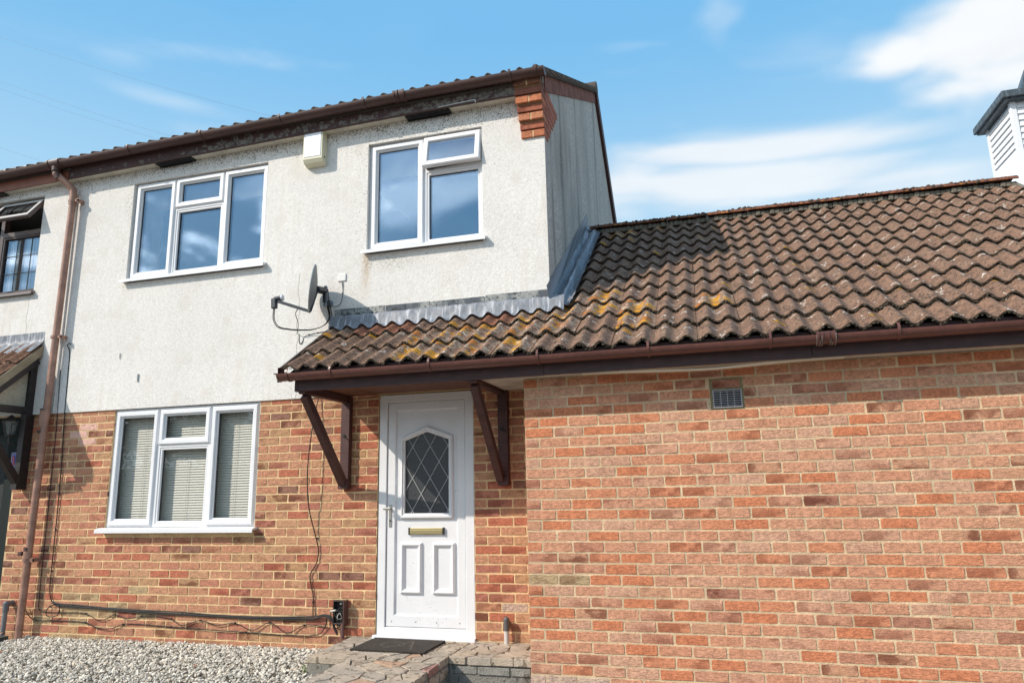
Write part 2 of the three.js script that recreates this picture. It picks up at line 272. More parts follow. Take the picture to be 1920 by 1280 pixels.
// ------------------------------------------------------------------ builders
const names = {};
const unique = (n) => { const k = names[n] = (names[n] ?? -1) + 1; return k ? `${n}_${String(k).padStart(3, '0')}` : n; };
function thing(name, label, category, pos = [0, 0, 0], group) {
  const o = new THREE.Group(); o.name = unique(name); o.position.set(...pos); o.userData = { label, category }; if (group) o.userData.group = group; scene.add(o); return o;
}
function part(name, geo, m, parent, label) { const o = new THREE.Mesh(geo ?? new THREE.BufferGeometry(), m); o.name = name; if (label) o.userData.label = label; parent.add(o); return o; }
function struct(name, geo, m) { const o = new THREE.Mesh(geo, m); o.name = unique(name); o.userData.kind = 'structure'; scene.add(o); return o; }
function uvm(g) {                                // uv in metres, by the way a face points
  if (g.index) g = g.toNonIndexed();
  const p = g.attributes.position, n = g.attributes.normal, uv = new Float32Array(p.count * 2);
  for (let i = 0; i < p.count; i += 3) {
    const ax = Math.abs(n.getX(i) + n.getX(i + 1) + n.getX(i + 2)), ay = Math.abs(n.getY(i) + n.getY(i + 1) + n.getY(i + 2)), az = Math.abs(n.getZ(i) + n.getZ(i + 1) + n.getZ(i + 2));
    for (let k = i; k < i + 3; k++) { const x = p.getX(k), y = p.getY(k), z = p.getZ(k); uv[k * 2] = ax > az && ax > ay ? z : x; uv[k * 2 + 1] = ay > ax && ay > az ? z : y; }
  }
  g.setAttribute('uv', new THREE.BufferAttribute(uv, 2)); return g;
}
function bx(x0, x1, y0, y1, z0, z1, r = 0.003) {
  const w = Math.abs(x1 - x0), h = Math.abs(y1 - y0), d = Math.abs(z1 - z0), q = Math.min(r, w * 0.45, h * 0.45, d * 0.45);
  const g = q > 0 ? new RoundedBoxGeometry(w, h, d, 1, q) : new THREE.BoxGeometry(w, h, d);
  g.translate((x0 + x1) / 2, (y0 + y1) / 2, (z0 + z1) / 2); return uvm(g);
}
const merge = (a) => mergeGeometries(a.map((g) => { g = g.index ? g.toNonIndexed() : g; if (!g.attributes.uv) g = uvm(g); for (const k of Object.keys(g.attributes)) if (!['position', 'normal', 'uv'].includes(k)) g.deleteAttribute(k); return g; }));
function shapeOf(pts) { const s = new THREE.Shape(); pts.forEach(([x, y], i) => i ? s.lineTo(x, y) : s.moveTo(x, y)); s.closePath(); return s; }
const rect = (x0, x1, y0, y1) => [[x0, y0], [x1, y0], [x1, y1], [x0, y1]];
function ext(pts, holes, z0, z1, bevel = 0) {    // a flat outline between depths z0 < z1
  const s = shapeOf(pts); for (const h of holes) s.holes.push(new THREE.Path(shapeOf(h).getPoints()));
  const d = z1 - z0, g = new THREE.ExtrudeGeometry(s, bevel ? { depth: d - bevel, bevelEnabled: true, bevelThickness: bevel, bevelSize: bevel, bevelOffset: -bevel, bevelSegments: 1, curveSegments: 6 } : { depth: d, bevelEnabled: false });
  g.translate(0, 0, z0); return uvm(g);
}
function tube(pts, r, seg = 8, n = 6, closed = false) { const v = pts.map((q) => new THREE.Vector3(...q)); return new THREE.TubeGeometry(new THREE.CatmullRomCurve3(v, closed, 'centripetal'), Math.max(2, (pts.length - 1) * seg), r, n, closed); }
function rod(a, b, r, n = 8, r2 = r) { const A = new THREE.Vector3(...a), B = new THREE.Vector3(...b), d = B.clone().sub(A), g = new THREE.CylinderGeometry(r2, r, d.length(), n); g.applyQuaternion(new THREE.Quaternion().setFromUnitVectors(new THREE.Vector3(0, 1, 0), d.normalize())); const c = A.add(B).multiplyScalar(0.5); g.translate(c.x, c.y, c.z); return g; }
function beam(a, b, w, h, up = [1, 0, 0], r = 0.004) {       // square timber from a to b; w along up
  const A = new THREE.Vector3(...a), B = new THREE.Vector3(...b), z = B.clone().sub(A), L = z.length(); z.normalize();
  const u = new THREE.Vector3(...up), v = new THREE.Vector3().crossVectors(z, u).normalize(); u.crossVectors(v, z);
  const g = uvm(new RoundedBoxGeometry(w, h, L, 1, r)); g.applyMatrix4(new THREE.Matrix4().makeBasis(u, v, z)); const c = A.add(B).multiplyScalar(0.5); g.translate(c.x, c.y, c.z); return g;
}

// bricks: uneven outlines, softened arrises
function brickGeo(w, h, v) {
  const hw = w / 2, hh = h / 2, j = () => rr(-0.0016, 0.0016), P = [];
  const side = (x0, y0, x1, y1, n) => { for (let k = 0; k < n; k++) { const t = (k + 0.5) / n; P.push([mix(x0, x1, t), mix(y0, y1, t)]); } };
  const c = 0.004;
  P.push([-hw + c, -hh]); side(-hw + c, -hh, hw - c, -hh, w > 0.15 ? 3 : 1); P.push([hw - c, -hh], [hw, -hh + c]); P.push([hw, 0]); P.push([hw, hh - c], [hw - c, hh]); side(hw - c, hh, -hw + c, hh, w > 0.15 ? 3 : 1); P.push([-hw + c, hh], [-hw, hh - c], [-hw, 0], [-hw, -hh + c]);
  const A = P.map(([x, y]) => [x + j(), y + j()]), n = A.length, pos = [], f = A.map(([x, y]) => [x - Math.sign(x) * 0.0022, y - Math.sign(y) * 0.0022, rr(-0.0008, 0.0006)]);
  for (let i = 0; i < n; i++) {
    const k = (i + 1) % n;
    pos.push(0, 0, 0.0004, ...f[i], ...f[k]);
    pos.push(...A[i], -0.003, ...A[k], -0.003, ...f[k], ...A[i], -0.003, ...f[k], ...f[i]);
    pos.push(...A[i], -0.022, ...A[k], -0.022, ...A[k], -0.003, ...A[i], -0.022, ...A[k], -0.003, ...A[i], -0.003);
  }
  let g = new THREE.BufferGeometry(); g.setAttribute('position', new THREE.Float32BufferAttribute(pos, 3)); g.computeVertexNormals();
  const nn = g.attributes.normal; for (let i = 0; i < nn.count; i += 9) for (let k = 0; k < 3; k++) nn.setXYZ(i + k, 0, 0, 1);
  g = uvm(g); const u = g.attributes.uv, ou = rr(0, 0.9), ov = rr(0, 0.45); for (let i = 0; i < u.count; i++) u.setXY(i, u.getX(i) + ou, u.getY(i) + ov);
  return g;
}
const stretchers = Array.from({ length: 18 }, () => brickGeo(0.2125, 0.0625)), headers = Array.from({ length: 8 }, () => brickGeo(0.100, 0.0625));
const eye = camera.position;
function layBricks(parent, x0, x1, y0, y1, zf, odd, holes, mats, weights, visible, stained = () => null) {
  const all = [];
  for (let r = Math.floor(y0 / 0.075 + 1e-6); r * 0.075 < y1 - 0.02; r++) {
    const b0 = Math.max(y0, r * 0.075 + 0.005), b1 = Math.min(y1, r * 0.075 + 0.07), off = (r & 1) ? odd : odd + 0.1125, k0 = Math.floor((x0 - off) / 0.225) - 1;
    for (let k = k0; off + k * 0.225 < x1; k++) {
      let a = off + k * 0.225 + 0.005, b = a + 0.215; a = Math.max(a, x0); b = Math.min(b, x1);
      let pieces = [[a, b]];
      for (const [hx0, hx1, hy0, hy1] of holes) if (b0 < hy1 - 0.01 && b1 > hy0 + 0.01) pieces = pieces.flatMap(([p, q]) => q <= hx0 || p >= hx1 ? [[p, q]] : [[p, Math.min(q, hx0)], [Math.max(p, hx1), q]]);
      for (const [p, q] of pieces) if (q - p > 0.022) all.push([p, q, b0, b1, (p + q) / 2, (b0 + b1) / 2]);
    }
  }
  const dist = (b) => (b[4] - eye.x) ** 2 + (b[5] - eye.y) ** 2 + (zf - eye.z) ** 2;
  all.sort((a, b) => (visible(a) ? 0 : 1e4) + dist(a) - (visible(b) ? 0 : 1e4) - dist(b));
  const rest = new Map();
  all.forEach(([p, q, b0, b1, cx, cy], i) => {
    const w = q - p, set = w > 0.16 ? stretchers : headers, g0 = set[Math.floor(rnd() * set.length)], m = stained(cx, cy) ?? pick(mats, weights);
    const px = cx + rr(-0.001, 0.001), py = cy + rr(-0.0012, 0.0012), pz = zf + rr(-0.0015, 0.002), sx = w / (w > 0.16 ? 0.215 : 0.1025) * (w > 0.2 ? rr(0.99, 1.012) : 1), sy = (b1 - b0) / 0.065 * rr(0.98, 1.02);
    if (i < 300) { const o = part('brick', g0, m, parent); o.position.set(px, py, pz); o.scale.set(sx, sy, 1); }
    else { const g = g0.clone(); g.scale(sx, sy, 1); g.translate(px, py, pz); rest.set(m, [...(rest.get(m) ?? []), g]); }
  });
  if (rest.size) {
    const ms = [...rest.keys()], o = part('brick_courses', mergeGeometries(ms.map((m) => merge(rest.get(m))), true), ms, parent, 'the bricks farther from the viewer'); o.userData.kind = 'stuff';
  }
}

// ------------------------------------------------------------------ the house
const W1 = { x0: -2.953, x1: -1.281, y0: 3.405, y1: 4.531, z: -0.03 };
const W2 = { x0: -0.152, x1: 1.0145, y0: 3.405, y1: 4.537, z: -0.03 };
const WG = { x0: -2.945, x1: -1.2375, y0: 0.868, y1: 2.072, z: -0.02 };
const DOOR = { x0: 0, x1: 0.9, y0: -0.02, y1: 2.062 };
const rc = (w) => rect(w.x0, w.x1, w.y0, w.y1);
const hole = (w) => [w.x0, w.x1, w.y0, w.y1];
const PARTY = -3.715, GX = 1.615, SPLIT = 2.072;

const house = thing('terraced_house', 'white rendered house with brick ground storey, white windows and white front door', 'house');
{
  // brick ground storey
  const w = part('brick_wall', ext(rect(PARTY, GX, -0.3, SPLIT), [rc(WG), rc(DOOR)], -0.27, -0.0035), M.mortar, house);
  layBricks(w, PARTY, GX - 0.01, -0.225, SPLIT - 0.006, 0, 0, [hole(WG), hole(DOOR)], houseBricks, hW, ([p, q, b0, b1]) => p < 1.36 && !(b1 < -0.14 && q < 0) && b1 > -0.16, (x, y) => (Math.hypot((x + 3.33) / 0.13, (y - 1.86) / 0.13) < 1 ? brickWhite : Math.hypot((x - 1.27) / 0.13, (y - 0.26) / 0.04) < 1 ? brickGrey : y < 0.4 && x < -2.2 && rnd() < 0.25 ? brickGreen : null));
  // rendered upper storey, gable, far walls and floor: a closed shell
  part('rendered_wall', ext(rect(PARTY, GX, SPLIT, 4.98), [rc(W1), rc(W2)], -0.25, 0.013), M.stucco, house);
  const RY = 6.93, RZ = -3.5;
  const gp = [[0.004, -0.3], [0.004, 4.97], [RZ, RY - 0.12], [-8, 2.85], [-8, -0.3]];
  const gg = new THREE.ExtrudeGeometry(shapeOf(gp.map(([z, y]) => [-z, y])), { depth: 0.22, bevelEnabled: false }); gg.rotateY(Math.PI / 2); gg.translate(GX - 0.22 + 0.0015, 0, 0);
  part('gable_wall', uvm(gg), M.gable, house, 'grey weathered gable wall with dark streaks');
  part('back_wall', bx(PARTY, GX - 0.225, -0.3, 2.84, -8, -7.8, 0), M.gable, house);
  part('floor', bx(PARTY, GX - 0.23, 2.15, 2.35, -7.7, -0.28, 0), M.room, house);
  // brick cornice under the gable verge, colour darkened for the shadow it lies in
  const n = 20; const shadedBandM = houseBricks[7].clone(); shadedBandM.color.multiplyScalar(0.6);
  const band = part('verge_course', new THREE.BufferGeometry(), shadedBandM, house); const bg = [];
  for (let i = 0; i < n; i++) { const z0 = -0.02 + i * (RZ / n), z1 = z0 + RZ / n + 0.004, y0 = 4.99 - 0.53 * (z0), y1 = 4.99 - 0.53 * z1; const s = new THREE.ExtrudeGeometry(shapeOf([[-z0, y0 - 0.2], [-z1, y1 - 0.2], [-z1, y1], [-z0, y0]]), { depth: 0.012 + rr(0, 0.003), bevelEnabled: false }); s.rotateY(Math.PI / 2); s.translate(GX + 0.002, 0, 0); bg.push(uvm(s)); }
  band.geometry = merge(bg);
  // corbelled brick corner: courses step out to carry the eaves
  const shadeMortarM = M.mortar.clone(); shadeMortarM.color.multiplyScalar(0.4);  // mortar colour darkened to stand for shade inside the recesses
  const cor = part('corbel', merge([bx(1.40, 1.612, 4.338, 4.93, -0.01, 0.014, 0)]), shadeMortarM, house, 'stepped orange brick corner under the eaves');
  const dim = (m, k) => { const q = m.clone(); q.color.multiplyScalar(k); return q; }, cm = [dim(garageBricks[0], 0.85), dim(houseBricks[4], 0.8), dim(garageBricks[3], 0.9), dim(houseBricks[4], 0.75), garageBricks[0], dim(houseBricks[7], 0.6), dim(houseBricks[6], 0.6)], shadeBedM = dim(M.mortar, 0.35);  // bed mortar darkened as shade between courses; top courses dark with dirt
  for (let k = 0; k < 7; k++) {
    const zf = 0.030 + 0.021 * k + (k % 2 ? -0.008 : 0.004), y0 = 4.338 + 0.077 * k, xl = 1.402 - 0.006 * k, xr = 1.622;
    const cut = k % 2 ? [[xl, xr]] : [[xl, (xl + xr) / 2 - 0.006], [(xl + xr) / 2 + 0.006, xr]];
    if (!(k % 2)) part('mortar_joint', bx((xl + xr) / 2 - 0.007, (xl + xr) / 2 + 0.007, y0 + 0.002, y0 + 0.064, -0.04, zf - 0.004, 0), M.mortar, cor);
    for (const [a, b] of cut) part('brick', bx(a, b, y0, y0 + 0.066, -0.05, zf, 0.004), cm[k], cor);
    part('mortar_bed', bx(xl + 0.006, xr - 0.006, y0 - 0.014, y0 + 0.062, -0.04, zf - 0.030, 0), shadeBedM, cor);
    let z = -0.052; const reach = -0.10 - 0.075 * k;                     // toothed return on the gable
    while (z > reach) { const L = Math.min(0.2, z - reach + 0.02); part('brick', bx(GX - 0.03, GX + 0.009, y0, y0 + 0.066, z - L, z, 0.003), houseBricks[k % 2 ? 7 : 4], cor); z -= L + 0.008; }
  }
}
// eaves, slightly out of level, dipping to the left
const eY = (x) => -0.0165 * Math.max(0, 0.4 - x);
function sloped(g) { const p = g.attributes.position; for (let i = 0; i < p.count; i++) p.setY(i, p.getY(i) + eY(p.getX(i))); return g; }
function slicedBox(x0, x1, y0, y1, z0, z1, n, r = 0) { const a = []; for (let i = 0; i < n; i++) a.push(bx(mix(x0, x1, i / n), mix(x0, x1, (i + 1) / n), y0, y1, z0, z1, r)); return merge(a); }
// half-round gutter between x0 and x1
function gutterGeo(x0, x1, y, z, r, n = 40) {
  const pos = [], seg = 14, pt = (a, q, x) => [x, y - Math.sin(a) * q, z - Math.cos(a) * q];
  const quad = (a, b, c, d) => pos.push(...a, ...b, ...c, ...a, ...c, ...d);
  for (let k = 0; k < n; k++) { const a0 = mix(x0, x1, k / n), a1 = mix(x0, x1, (k + 1) / n);
    for (let i = 0; i < seg; i++) { const t0 = Math.PI * i / seg, t1 = Math.PI * (i + 1) / seg; quad(pt(t0, r, a0), pt(t0, r, a1), pt(t1, r, a1), pt(t1, r, a0)); quad(pt(t1, r - 0.004, a0), pt(t1, r - 0.004, a1), pt(t0, r - 0.004, a1), pt(t0, r - 0.004, a0)); }
    for (const t of [0, Math.PI]) quad(pt(t, r, a0), pt(t, r - 0.004, a0), pt(t, r - 0.004, a1), pt(t, r, a1)); }
  const g = new THREE.BufferGeometry(); g.setAttribute('position', new THREE.Float32BufferAttribute(pos, 3)); g.computeVertexNormals();
  const nn = g.attributes.normal, pp = g.attributes.position; // smooth across the round
  for (let i = 0; i < pp.count; i++) { const dy = pp.getY(i) - y, dz = pp.getZ(i) - z, d = Math.hypot(dy, dz); if (Math.abs(nn.getX(i)) < 0.2 && d > 0.01 && dy < -0.002) { const s = Math.sign(nn.getY(i) * dy + nn.getZ(i) * dz) || 1; nn.setXYZ(i, 0, s * dy / d, s * dz / d); } }
  return uvm(g);
}
function ring(x, y, z, r, w, a0 = -0.02, a1 = Math.PI + 0.35, t = 0.006) {       // strap round the front of a gutter
  const s = [], n = 14; for (let i = 0; i <= n; i++) { const a = mix(a0, a1, i / n); s.push([-Math.cos(a) * (r + t), -Math.sin(a) * (r + t)]); } for (let i = n; i >= 0; i--) { const a = mix(a0, a1, i / n); s.push([-Math.cos(a) * r, -Math.sin(a) * r]); }
  const g = new THREE.ExtrudeGeometry(shapeOf(s.map(([zz, yy]) => [-zz, yy])), { depth: w, bevelEnabled: false }); g.rotateY(Math.PI / 2); g.translate(x - w / 2, y, z); return uvm(g);
}
const UG = { y: 4.893, z: 0.195, r: 0.060 };
{
  const f = part('fascia', null, M.peel, house, 'dark brown fascia board with peeling paint'); f.geometry = sloped(slicedBox(PARTY - 0.04, 1.372, 4.725, 4.93, 0.105, 0.125, 24));
  { const g = f.geometry, p = g.attributes.position, u = g.attributes.uv; for (let i = 0; i < p.count; i++) u.setXY(i, (p.getX(i) - FX0) / FW, clamp((p.getY(i) - eY(p.getX(i)) - 4.725) / 0.205)); }
  
  const gaps = [[-2.62, -2.17], [0.27, 0.72]], runs = [[PARTY, -2.62], [-2.17, -0.97], [-0.964, 0.27], [0.72, 1.372]];
  runs.forEach(([a, b]) => part('soffit', sloped(slicedBox(a, b, 4.732, 4.745, 0.012, 0.104, 6)), M.soffitWhite, house));
  for (const [a, b] of gaps) part('dark_gap_panel', sloped(merge([bx(a, b, 4.716, 4.722, 0.012, 0.1, 0), bx(a + 0.01, b - 0.03, 4.700, 4.716, 0.03, 0.036, 0), bx(a + 0.03, b - 0.01, 4.704, 4.716, 0.07, 0.076, 0)])), M.black, house, 'black panel standing in for the dark gap left by a missing soffit board');  // black sheets put in as the darkness of the open gaps
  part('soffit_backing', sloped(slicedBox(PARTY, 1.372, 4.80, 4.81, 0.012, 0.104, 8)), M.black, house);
  part('broken_clip', merge([rod([0.62, 4.738, 0.127], [0.99, 4.752, 0.127], 0.003), rod([0.99, 4.752, 0.127], [0.995, 4.722, 0.127], 0.004)]), M.upvc, house);
  const g = part('gutter', sloped(gutterGeo(PARTY - 0.02, 1.672, UG.y, UG.z, UG.r)), M.gutterOld, house, 'old brown gutter along the main eaves');
  part('gutter_end', uvm(new THREE.CylinderGeometry(0.062, 0.062, 0.006, 20, 1, false, 0, Math.PI).rotateZ(Math.PI / 2).rotateX(Math.PI).translate(1.674, UG.y, UG.z)), M.gutterOld, g);
  for (const x of [-2.86, -1.95, -1.02, -0.1, 1.36].concat([1.60])) part('gutter_bracket', sloped(ring(x, UG.y, UG.z, UG.r, 0.022)), M.gutterOld, g);
  part('gutter_union', sloped(merge([ring(0.27, UG.y, UG.z, UG.r, 0.10, -0.2, Math.PI + 0.3, 0.004), ring(0.22, UG.y, UG.z, UG.r, 0.02, -0.2, Math.PI + 0.3, 0.009), ring(0.32, UG.y, UG.z, UG.r, 0.02, -0.2, Math.PI + 0.3, 0.009), ring(0.26, UG.y, UG.z, UG.r, 0.006, -0.2, Math.PI + 0.3, 0.011)])), M.gutterOld, g);
}

// one interlocking tile with two rolls; x across 0..w, z down the slope 0..len, y outwards
const PITCH = 0.15, AMP = 0.044;
const wave = (x) => AMP * Math.pow(0.5 - 0.5 * Math.cos(2 * Math.PI * x / PITCH), 1.15);
function tileGeo(w, len, tail, v = 0, n = 16) {
  const lip = [[], [], []], top = [[], [], []]; let bag = top; const T = 0.016;
  const at = (x, z, dy) => [x, wave(x) + tail * z / len + dy, z];
  const dx = (x) => (wave(x + 1e-4) - wave(x - 1e-4)) / 2e-4;
  const tri = (a, b, c, na, nb, nc, ua, ub, uc) => { bag[0].push(...a, ...b, ...c); bag[1].push(...na, ...nb, ...nc); bag[2].push(...ua, ...ub, ...uc); };
  const jit = Array.from({ length: n + 1 }, () => rr(-0.002, 0.002));
  for (let i = 0; i < n; i++) {
    const x0 = w * i / n, x1 = w * (i + 1) / n, N = (x) => { const s = -dx(x), q = Math.hypot(s, 1); return [s / q, 1 / q, 0]; }, n0 = N(x0), n1 = N(x1), f = [0, 0, 1], z0 = len + jit[i], z1 = len + jit[i + 1];
    const A = at(x0, 0, 0), B = at(x1, 0, 0), C = at(x1, z1 - 0.004, 0), D = at(x0, z0 - 0.004, 0), C2 = at(x1, z1, -0.004), D2 = at(x0, z0, -0.004), E = at(x1, z1, -T), F = at(x0, z0, -T), G = at(x1, 0, -T), H = at(x0, 0, -T), o = v;
    const u = (x, z) => [x, o + z];
    tri(A, D, C, n0, n0, n1, u(x0, 0), u(x0, len), u(x1, len)); tri(A, C, B, n0, n1, n1, u(x0, 0), u(x1, len), u(x1, 0));
    tri(D, D2, C2, n0, f, f, u(x0, 0), u(x0, 0), u(x1, 0)); tri(D, C2, C, n0, f, n1, u(x0, 0), u(x1, 0), u(x1, 0));
    bag = lip; tri(D2, F, E, f, f, f, u(x0, 0), u(x0, 0.02), u(x1, 0.02)); tri(D2, E, C2, f, f, f, u(x0, 0), u(x1, 0.02), u(x1, 0));
    const dn = [0, -1, 0]; tri(F, H, G, dn, dn, dn, u(x0, 0), u(x0, 0), u(x1, 0)); tri(F, G, E, dn, dn, dn, u(x0, 0), u(x1, 0), u(x1, 0)); bag = top;
  }
  for (const [x, s] of [[0, -1], [w, 1]]) { const a = at(x, 0, 0), b = at(x, len, 0), c = at(x, len, -T), d = at(x, 0, -T), k = [s, 0, 0]; const q = s < 0 ? [a, d, c, b] : [a, b, c, d]; tri(q[0], q[1], q[2], k, k, k, [0, 0], [0, 0.1], [0.02, 0.1]); tri(q[0], q[2], q[3], k, k, k, [0, 0], [0.02, 0.1], [0.02, 0]); }
  const g = new THREE.BufferGeometry(), all = [0, 1, 2].map((k) => top[k].concat(lip[k])); g.setAttribute('position', new THREE.Float32BufferAttribute(all[0], 3)); g.setAttribute('normal', new THREE.Float32BufferAttribute(all[1], 3)); g.setAttribute('uv', new THREE.Float32BufferAttribute(all[2], 2)); const nt = top[0].length / 3; g.addGroup(0, nt, 0); g.addGroup(nt, lip[0].length / 3, 1); return g;
}
// the main roof: two courses of tiles over the gutter, the verge tiles up the gable, boarding under them and down the far side
{
  const P1 = Math.atan(0.527), cs = Math.cos(P1), sn = Math.sin(P1), ey = 4.985, ez = 0.19;
  const deck = new THREE.ExtrudeGeometry(shapeOf([[-0.14, ey - 0.14], [3.5, 6.81], [8.1, 2.83], [8.1, 2.75], [3.5, 6.76], [-0.14, ey - 0.17]]), { depth: GX - 0.23 - PARTY, bevelEnabled: false }); deck.rotateY(Math.PI / 2); deck.translate(PARTY, 0, 0);
  const roof = part('roof', uvm(deck), M.tileDark, house);
  const tg = [0, 1].map(() => tileGeo(0.3, 0.37, 0.026));
  const dark = [0.52, 0.5, 0.48].map(() => 0); dark.length = 0;
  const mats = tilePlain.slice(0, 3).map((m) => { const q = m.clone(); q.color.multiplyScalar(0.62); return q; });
  const place = (X, row) => { const o = part('roof_tile', tg[row % 2], [mats[Math.floor(rnd() * 3)], M.tileEdge], roof), s = row * 0.33; o.rotation.x = P1; o.position.set(X, ey + eY(X) + (s - 0.33) * sn * 1 + 0.33 * sn - 0.37 * sn + 0.06, ez - 0.37 * cs + 0.33 * cs - (s) * cs); o.position.y = ey + eY(X + 0.15) + s * sn + 0.37 * sn - 0.106; o.position.z = ez - s * cs - 0.37 * cs; o.rotation.z = 0; };
  for (let X = GX + 0.055 - 0.3, k = 0; X > PARTY; X -= 0.3, k++) for (let row = 0; row < 2; row++) place(X, row);
  for (let row = 2; row < 12; row++) place(GX + 0.055 - 0.3, row);
  // verge: mortared edge and boards
  const v1 = new THREE.ExtrudeGeometry(shapeOf([[-0.13, 4.885], [3.5, 6.80], [3.5, 6.875], [-0.15, 4.95]]), { depth: 0.05, bevelEnabled: false }); v1.rotateY(Math.PI / 2); v1.translate(GX - 0.004, 0, 0);
  part('verge', uvm(v1), mat([0.16, 0.125, 0.095], 1, { map: mortarTex, bumpMap: mortarBump, bumpScale: 0.01 }), roof);
  const v2 = new THREE.ExtrudeGeometry(shapeOf([[3.49, 6.70], [8.1, 2.62], [8.1, 2.87], [3.49, 6.93]]), { depth: 0.05, bevelEnabled: false }); v2.rotateY(Math.PI / 2); v2.translate(GX - 0.004, 0, 0);
  part('barge_board', uvm(v2), M.darkWood, roof);
  part('ridge_tile', uvm(new THREE.CylinderGeometry(0.11, 0.11, 5.4, 12, 1).rotateZ(Math.PI / 2).translate(-1.04, 6.86, RZ0())), M.tileDark, roof);
  function RZ0() { return -3.5; }
}
// windows: outer frame, moulded sashes, glass, sill; a room behind each
function makeWindow(o, spec, label, opt = {}) {
  const z = spec.z, fr = opt.frame ?? M.upvc;
  const cells = spec.cells, holes = cells.map((c) => rect(c[0] + 0.018, c[1] - 0.018, c[2] + 0.018, c[3] - 0.018));
  const win = part('window', ext(rect(spec.x0 + 0.001, spec.x1 - 0.001, spec.y0 + 0.045, spec.y1 - 0.001), holes, z - 0.07, z, 0.004), fr, o, label);
  const panes = [];
  for (const [x0, x1, y0, y1, kind] of cells) {
    if (kind === 'open') continue;
    if (kind === 'sash') {
      const s = 0.064; part('sash', ext(rect(x0, x1, y0, y1), [rect(x0 + s - 0.014, x1 - s + 0.014, y0 + s - 0.014, y1 - s + 0.014)], z - 0.02, z + 0.020, 0.009), fr, win);
      part('glazing_bead', ext(rect(x0 + s - 0.016, x1 - s + 0.016, y0 + s - 0.016, y1 - s + 0.016), [rect(x0 + s, x1 - s, y0 + s, y1 - s)], z - 0.03, z + 0.004, 0.006), fr, win);
      part('seal', ext(rect(x0 + s - 0.004, x1 - s + 0.004, y0 + s - 0.004, y1 - s + 0.004), [rect(x0 + s + 0.004, x1 - s - 0.004, y0 + s + 0.004, y1 - s - 0.004)], z - 0.034, z - 0.012), M.seal, win);
      panes.push([x0 + s, x1 - s, y0 + s, y1 - s, z - 0.016]);
    } else {
      const s = 0.040; part('glazing_bead', ext(rect(x0 + 0.017, x1 - 0.017, y0 + 0.017, y1 - 0.017), [rect(x0 + s, x1 - s, y0 + s, y1 - s)], z - 0.05, z - 0.006, 0.006), fr, win);
      part('seal', ext(rect(x0 + s - 0.004, x1 - s + 0.004, y0 + s - 0.004, y1 - s + 0.004), [rect(x0 + s + 0.004, x1 - s - 0.004, y0 + s + 0.004, y1 - s - 0.004)], z - 0.05, z - 0.026), M.seal, win);
      panes.push([x0 + s, x1 - s, y0 + s, y1 - s, z - 0.032]);
    }
  }
  for (const [a, b, c, d, zz] of panes) { if (opt.glass) { const g = new THREE.PlaneGeometry(b - a, d - c); g.translate((a + b) / 2, (c + d) / 2, zz); part('pane', g, opt.glass, win); } else { part('pane', bx(a - 0.003, b + 0.003, c - 0.003, d + 0.003, zz - 0.004, zz, 0), M.glass, win); part('inner_pane', bx(a - 0.003, b + 0.003, c - 0.003, d + 0.003, zz - 0.022, zz - 0.018, 0), M.glass, win); }  }
  const sillX = opt.sillOver ?? 0.035, top = spec.y0 + 0.044, s = new THREE.ExtrudeGeometry(shapeOf([[-0.03, top], [-0.03, top - 0.02], [0.02, top - 0.024], [0.062, top - 0.03], [0.062, top - 0.046], [0.07, top - 0.046], [0.07, top - 0.014], [0.02, top]].map(([a, b]) => [-(a), b])), { depth: spec.x1 - spec.x0 + 2 * sillX, bevelEnabled: false });
  s.rotateY(Math.PI / 2); s.translate(spec.x0 - sillX, 0, z + (opt.sillZ ?? 0.028)); part('sill', uvm(s), opt.sill ?? fr, win);
  return win;
}
function room(o, x0, x1, y0, y1, z0, z1) {     // a plain room behind a window, open to the window
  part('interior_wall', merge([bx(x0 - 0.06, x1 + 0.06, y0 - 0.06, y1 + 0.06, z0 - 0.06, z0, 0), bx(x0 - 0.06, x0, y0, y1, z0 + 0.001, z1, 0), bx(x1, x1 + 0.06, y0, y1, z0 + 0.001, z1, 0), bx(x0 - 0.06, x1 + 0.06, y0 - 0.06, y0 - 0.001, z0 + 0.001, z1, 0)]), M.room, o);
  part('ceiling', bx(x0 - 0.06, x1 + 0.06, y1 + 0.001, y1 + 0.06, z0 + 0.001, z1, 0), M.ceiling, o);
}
W1.cells = [[-2.93, -2.432, 3.462, 4.516, 'sash'], [-2.421, -1.826, 4.192, 4.516, 'sash'], [-2.421, -1.826, 3.462, 4.18, 'fixed'], [-1.815, -1.295, 3.462, 4.516, 'sash']];
W2.cells = [[-0.125, 0.418, 3.462, 4.52, 'sash'], [0.43, 0.997, 4.195, 4.52, 'open'], [0.43, 0.997, 3.462, 4.183, 'fixed']];
WG.cells = [[-2.915, -2.405, 0.93, 2.045, 'sash'], [-2.385, -1.795, 1.70, 2.045, 'sash'], [-2.385, -1.795, 0.93, 1.688, 'fixed'], [-1.775, -1.265, 0.93, 2.045, 'sash']];
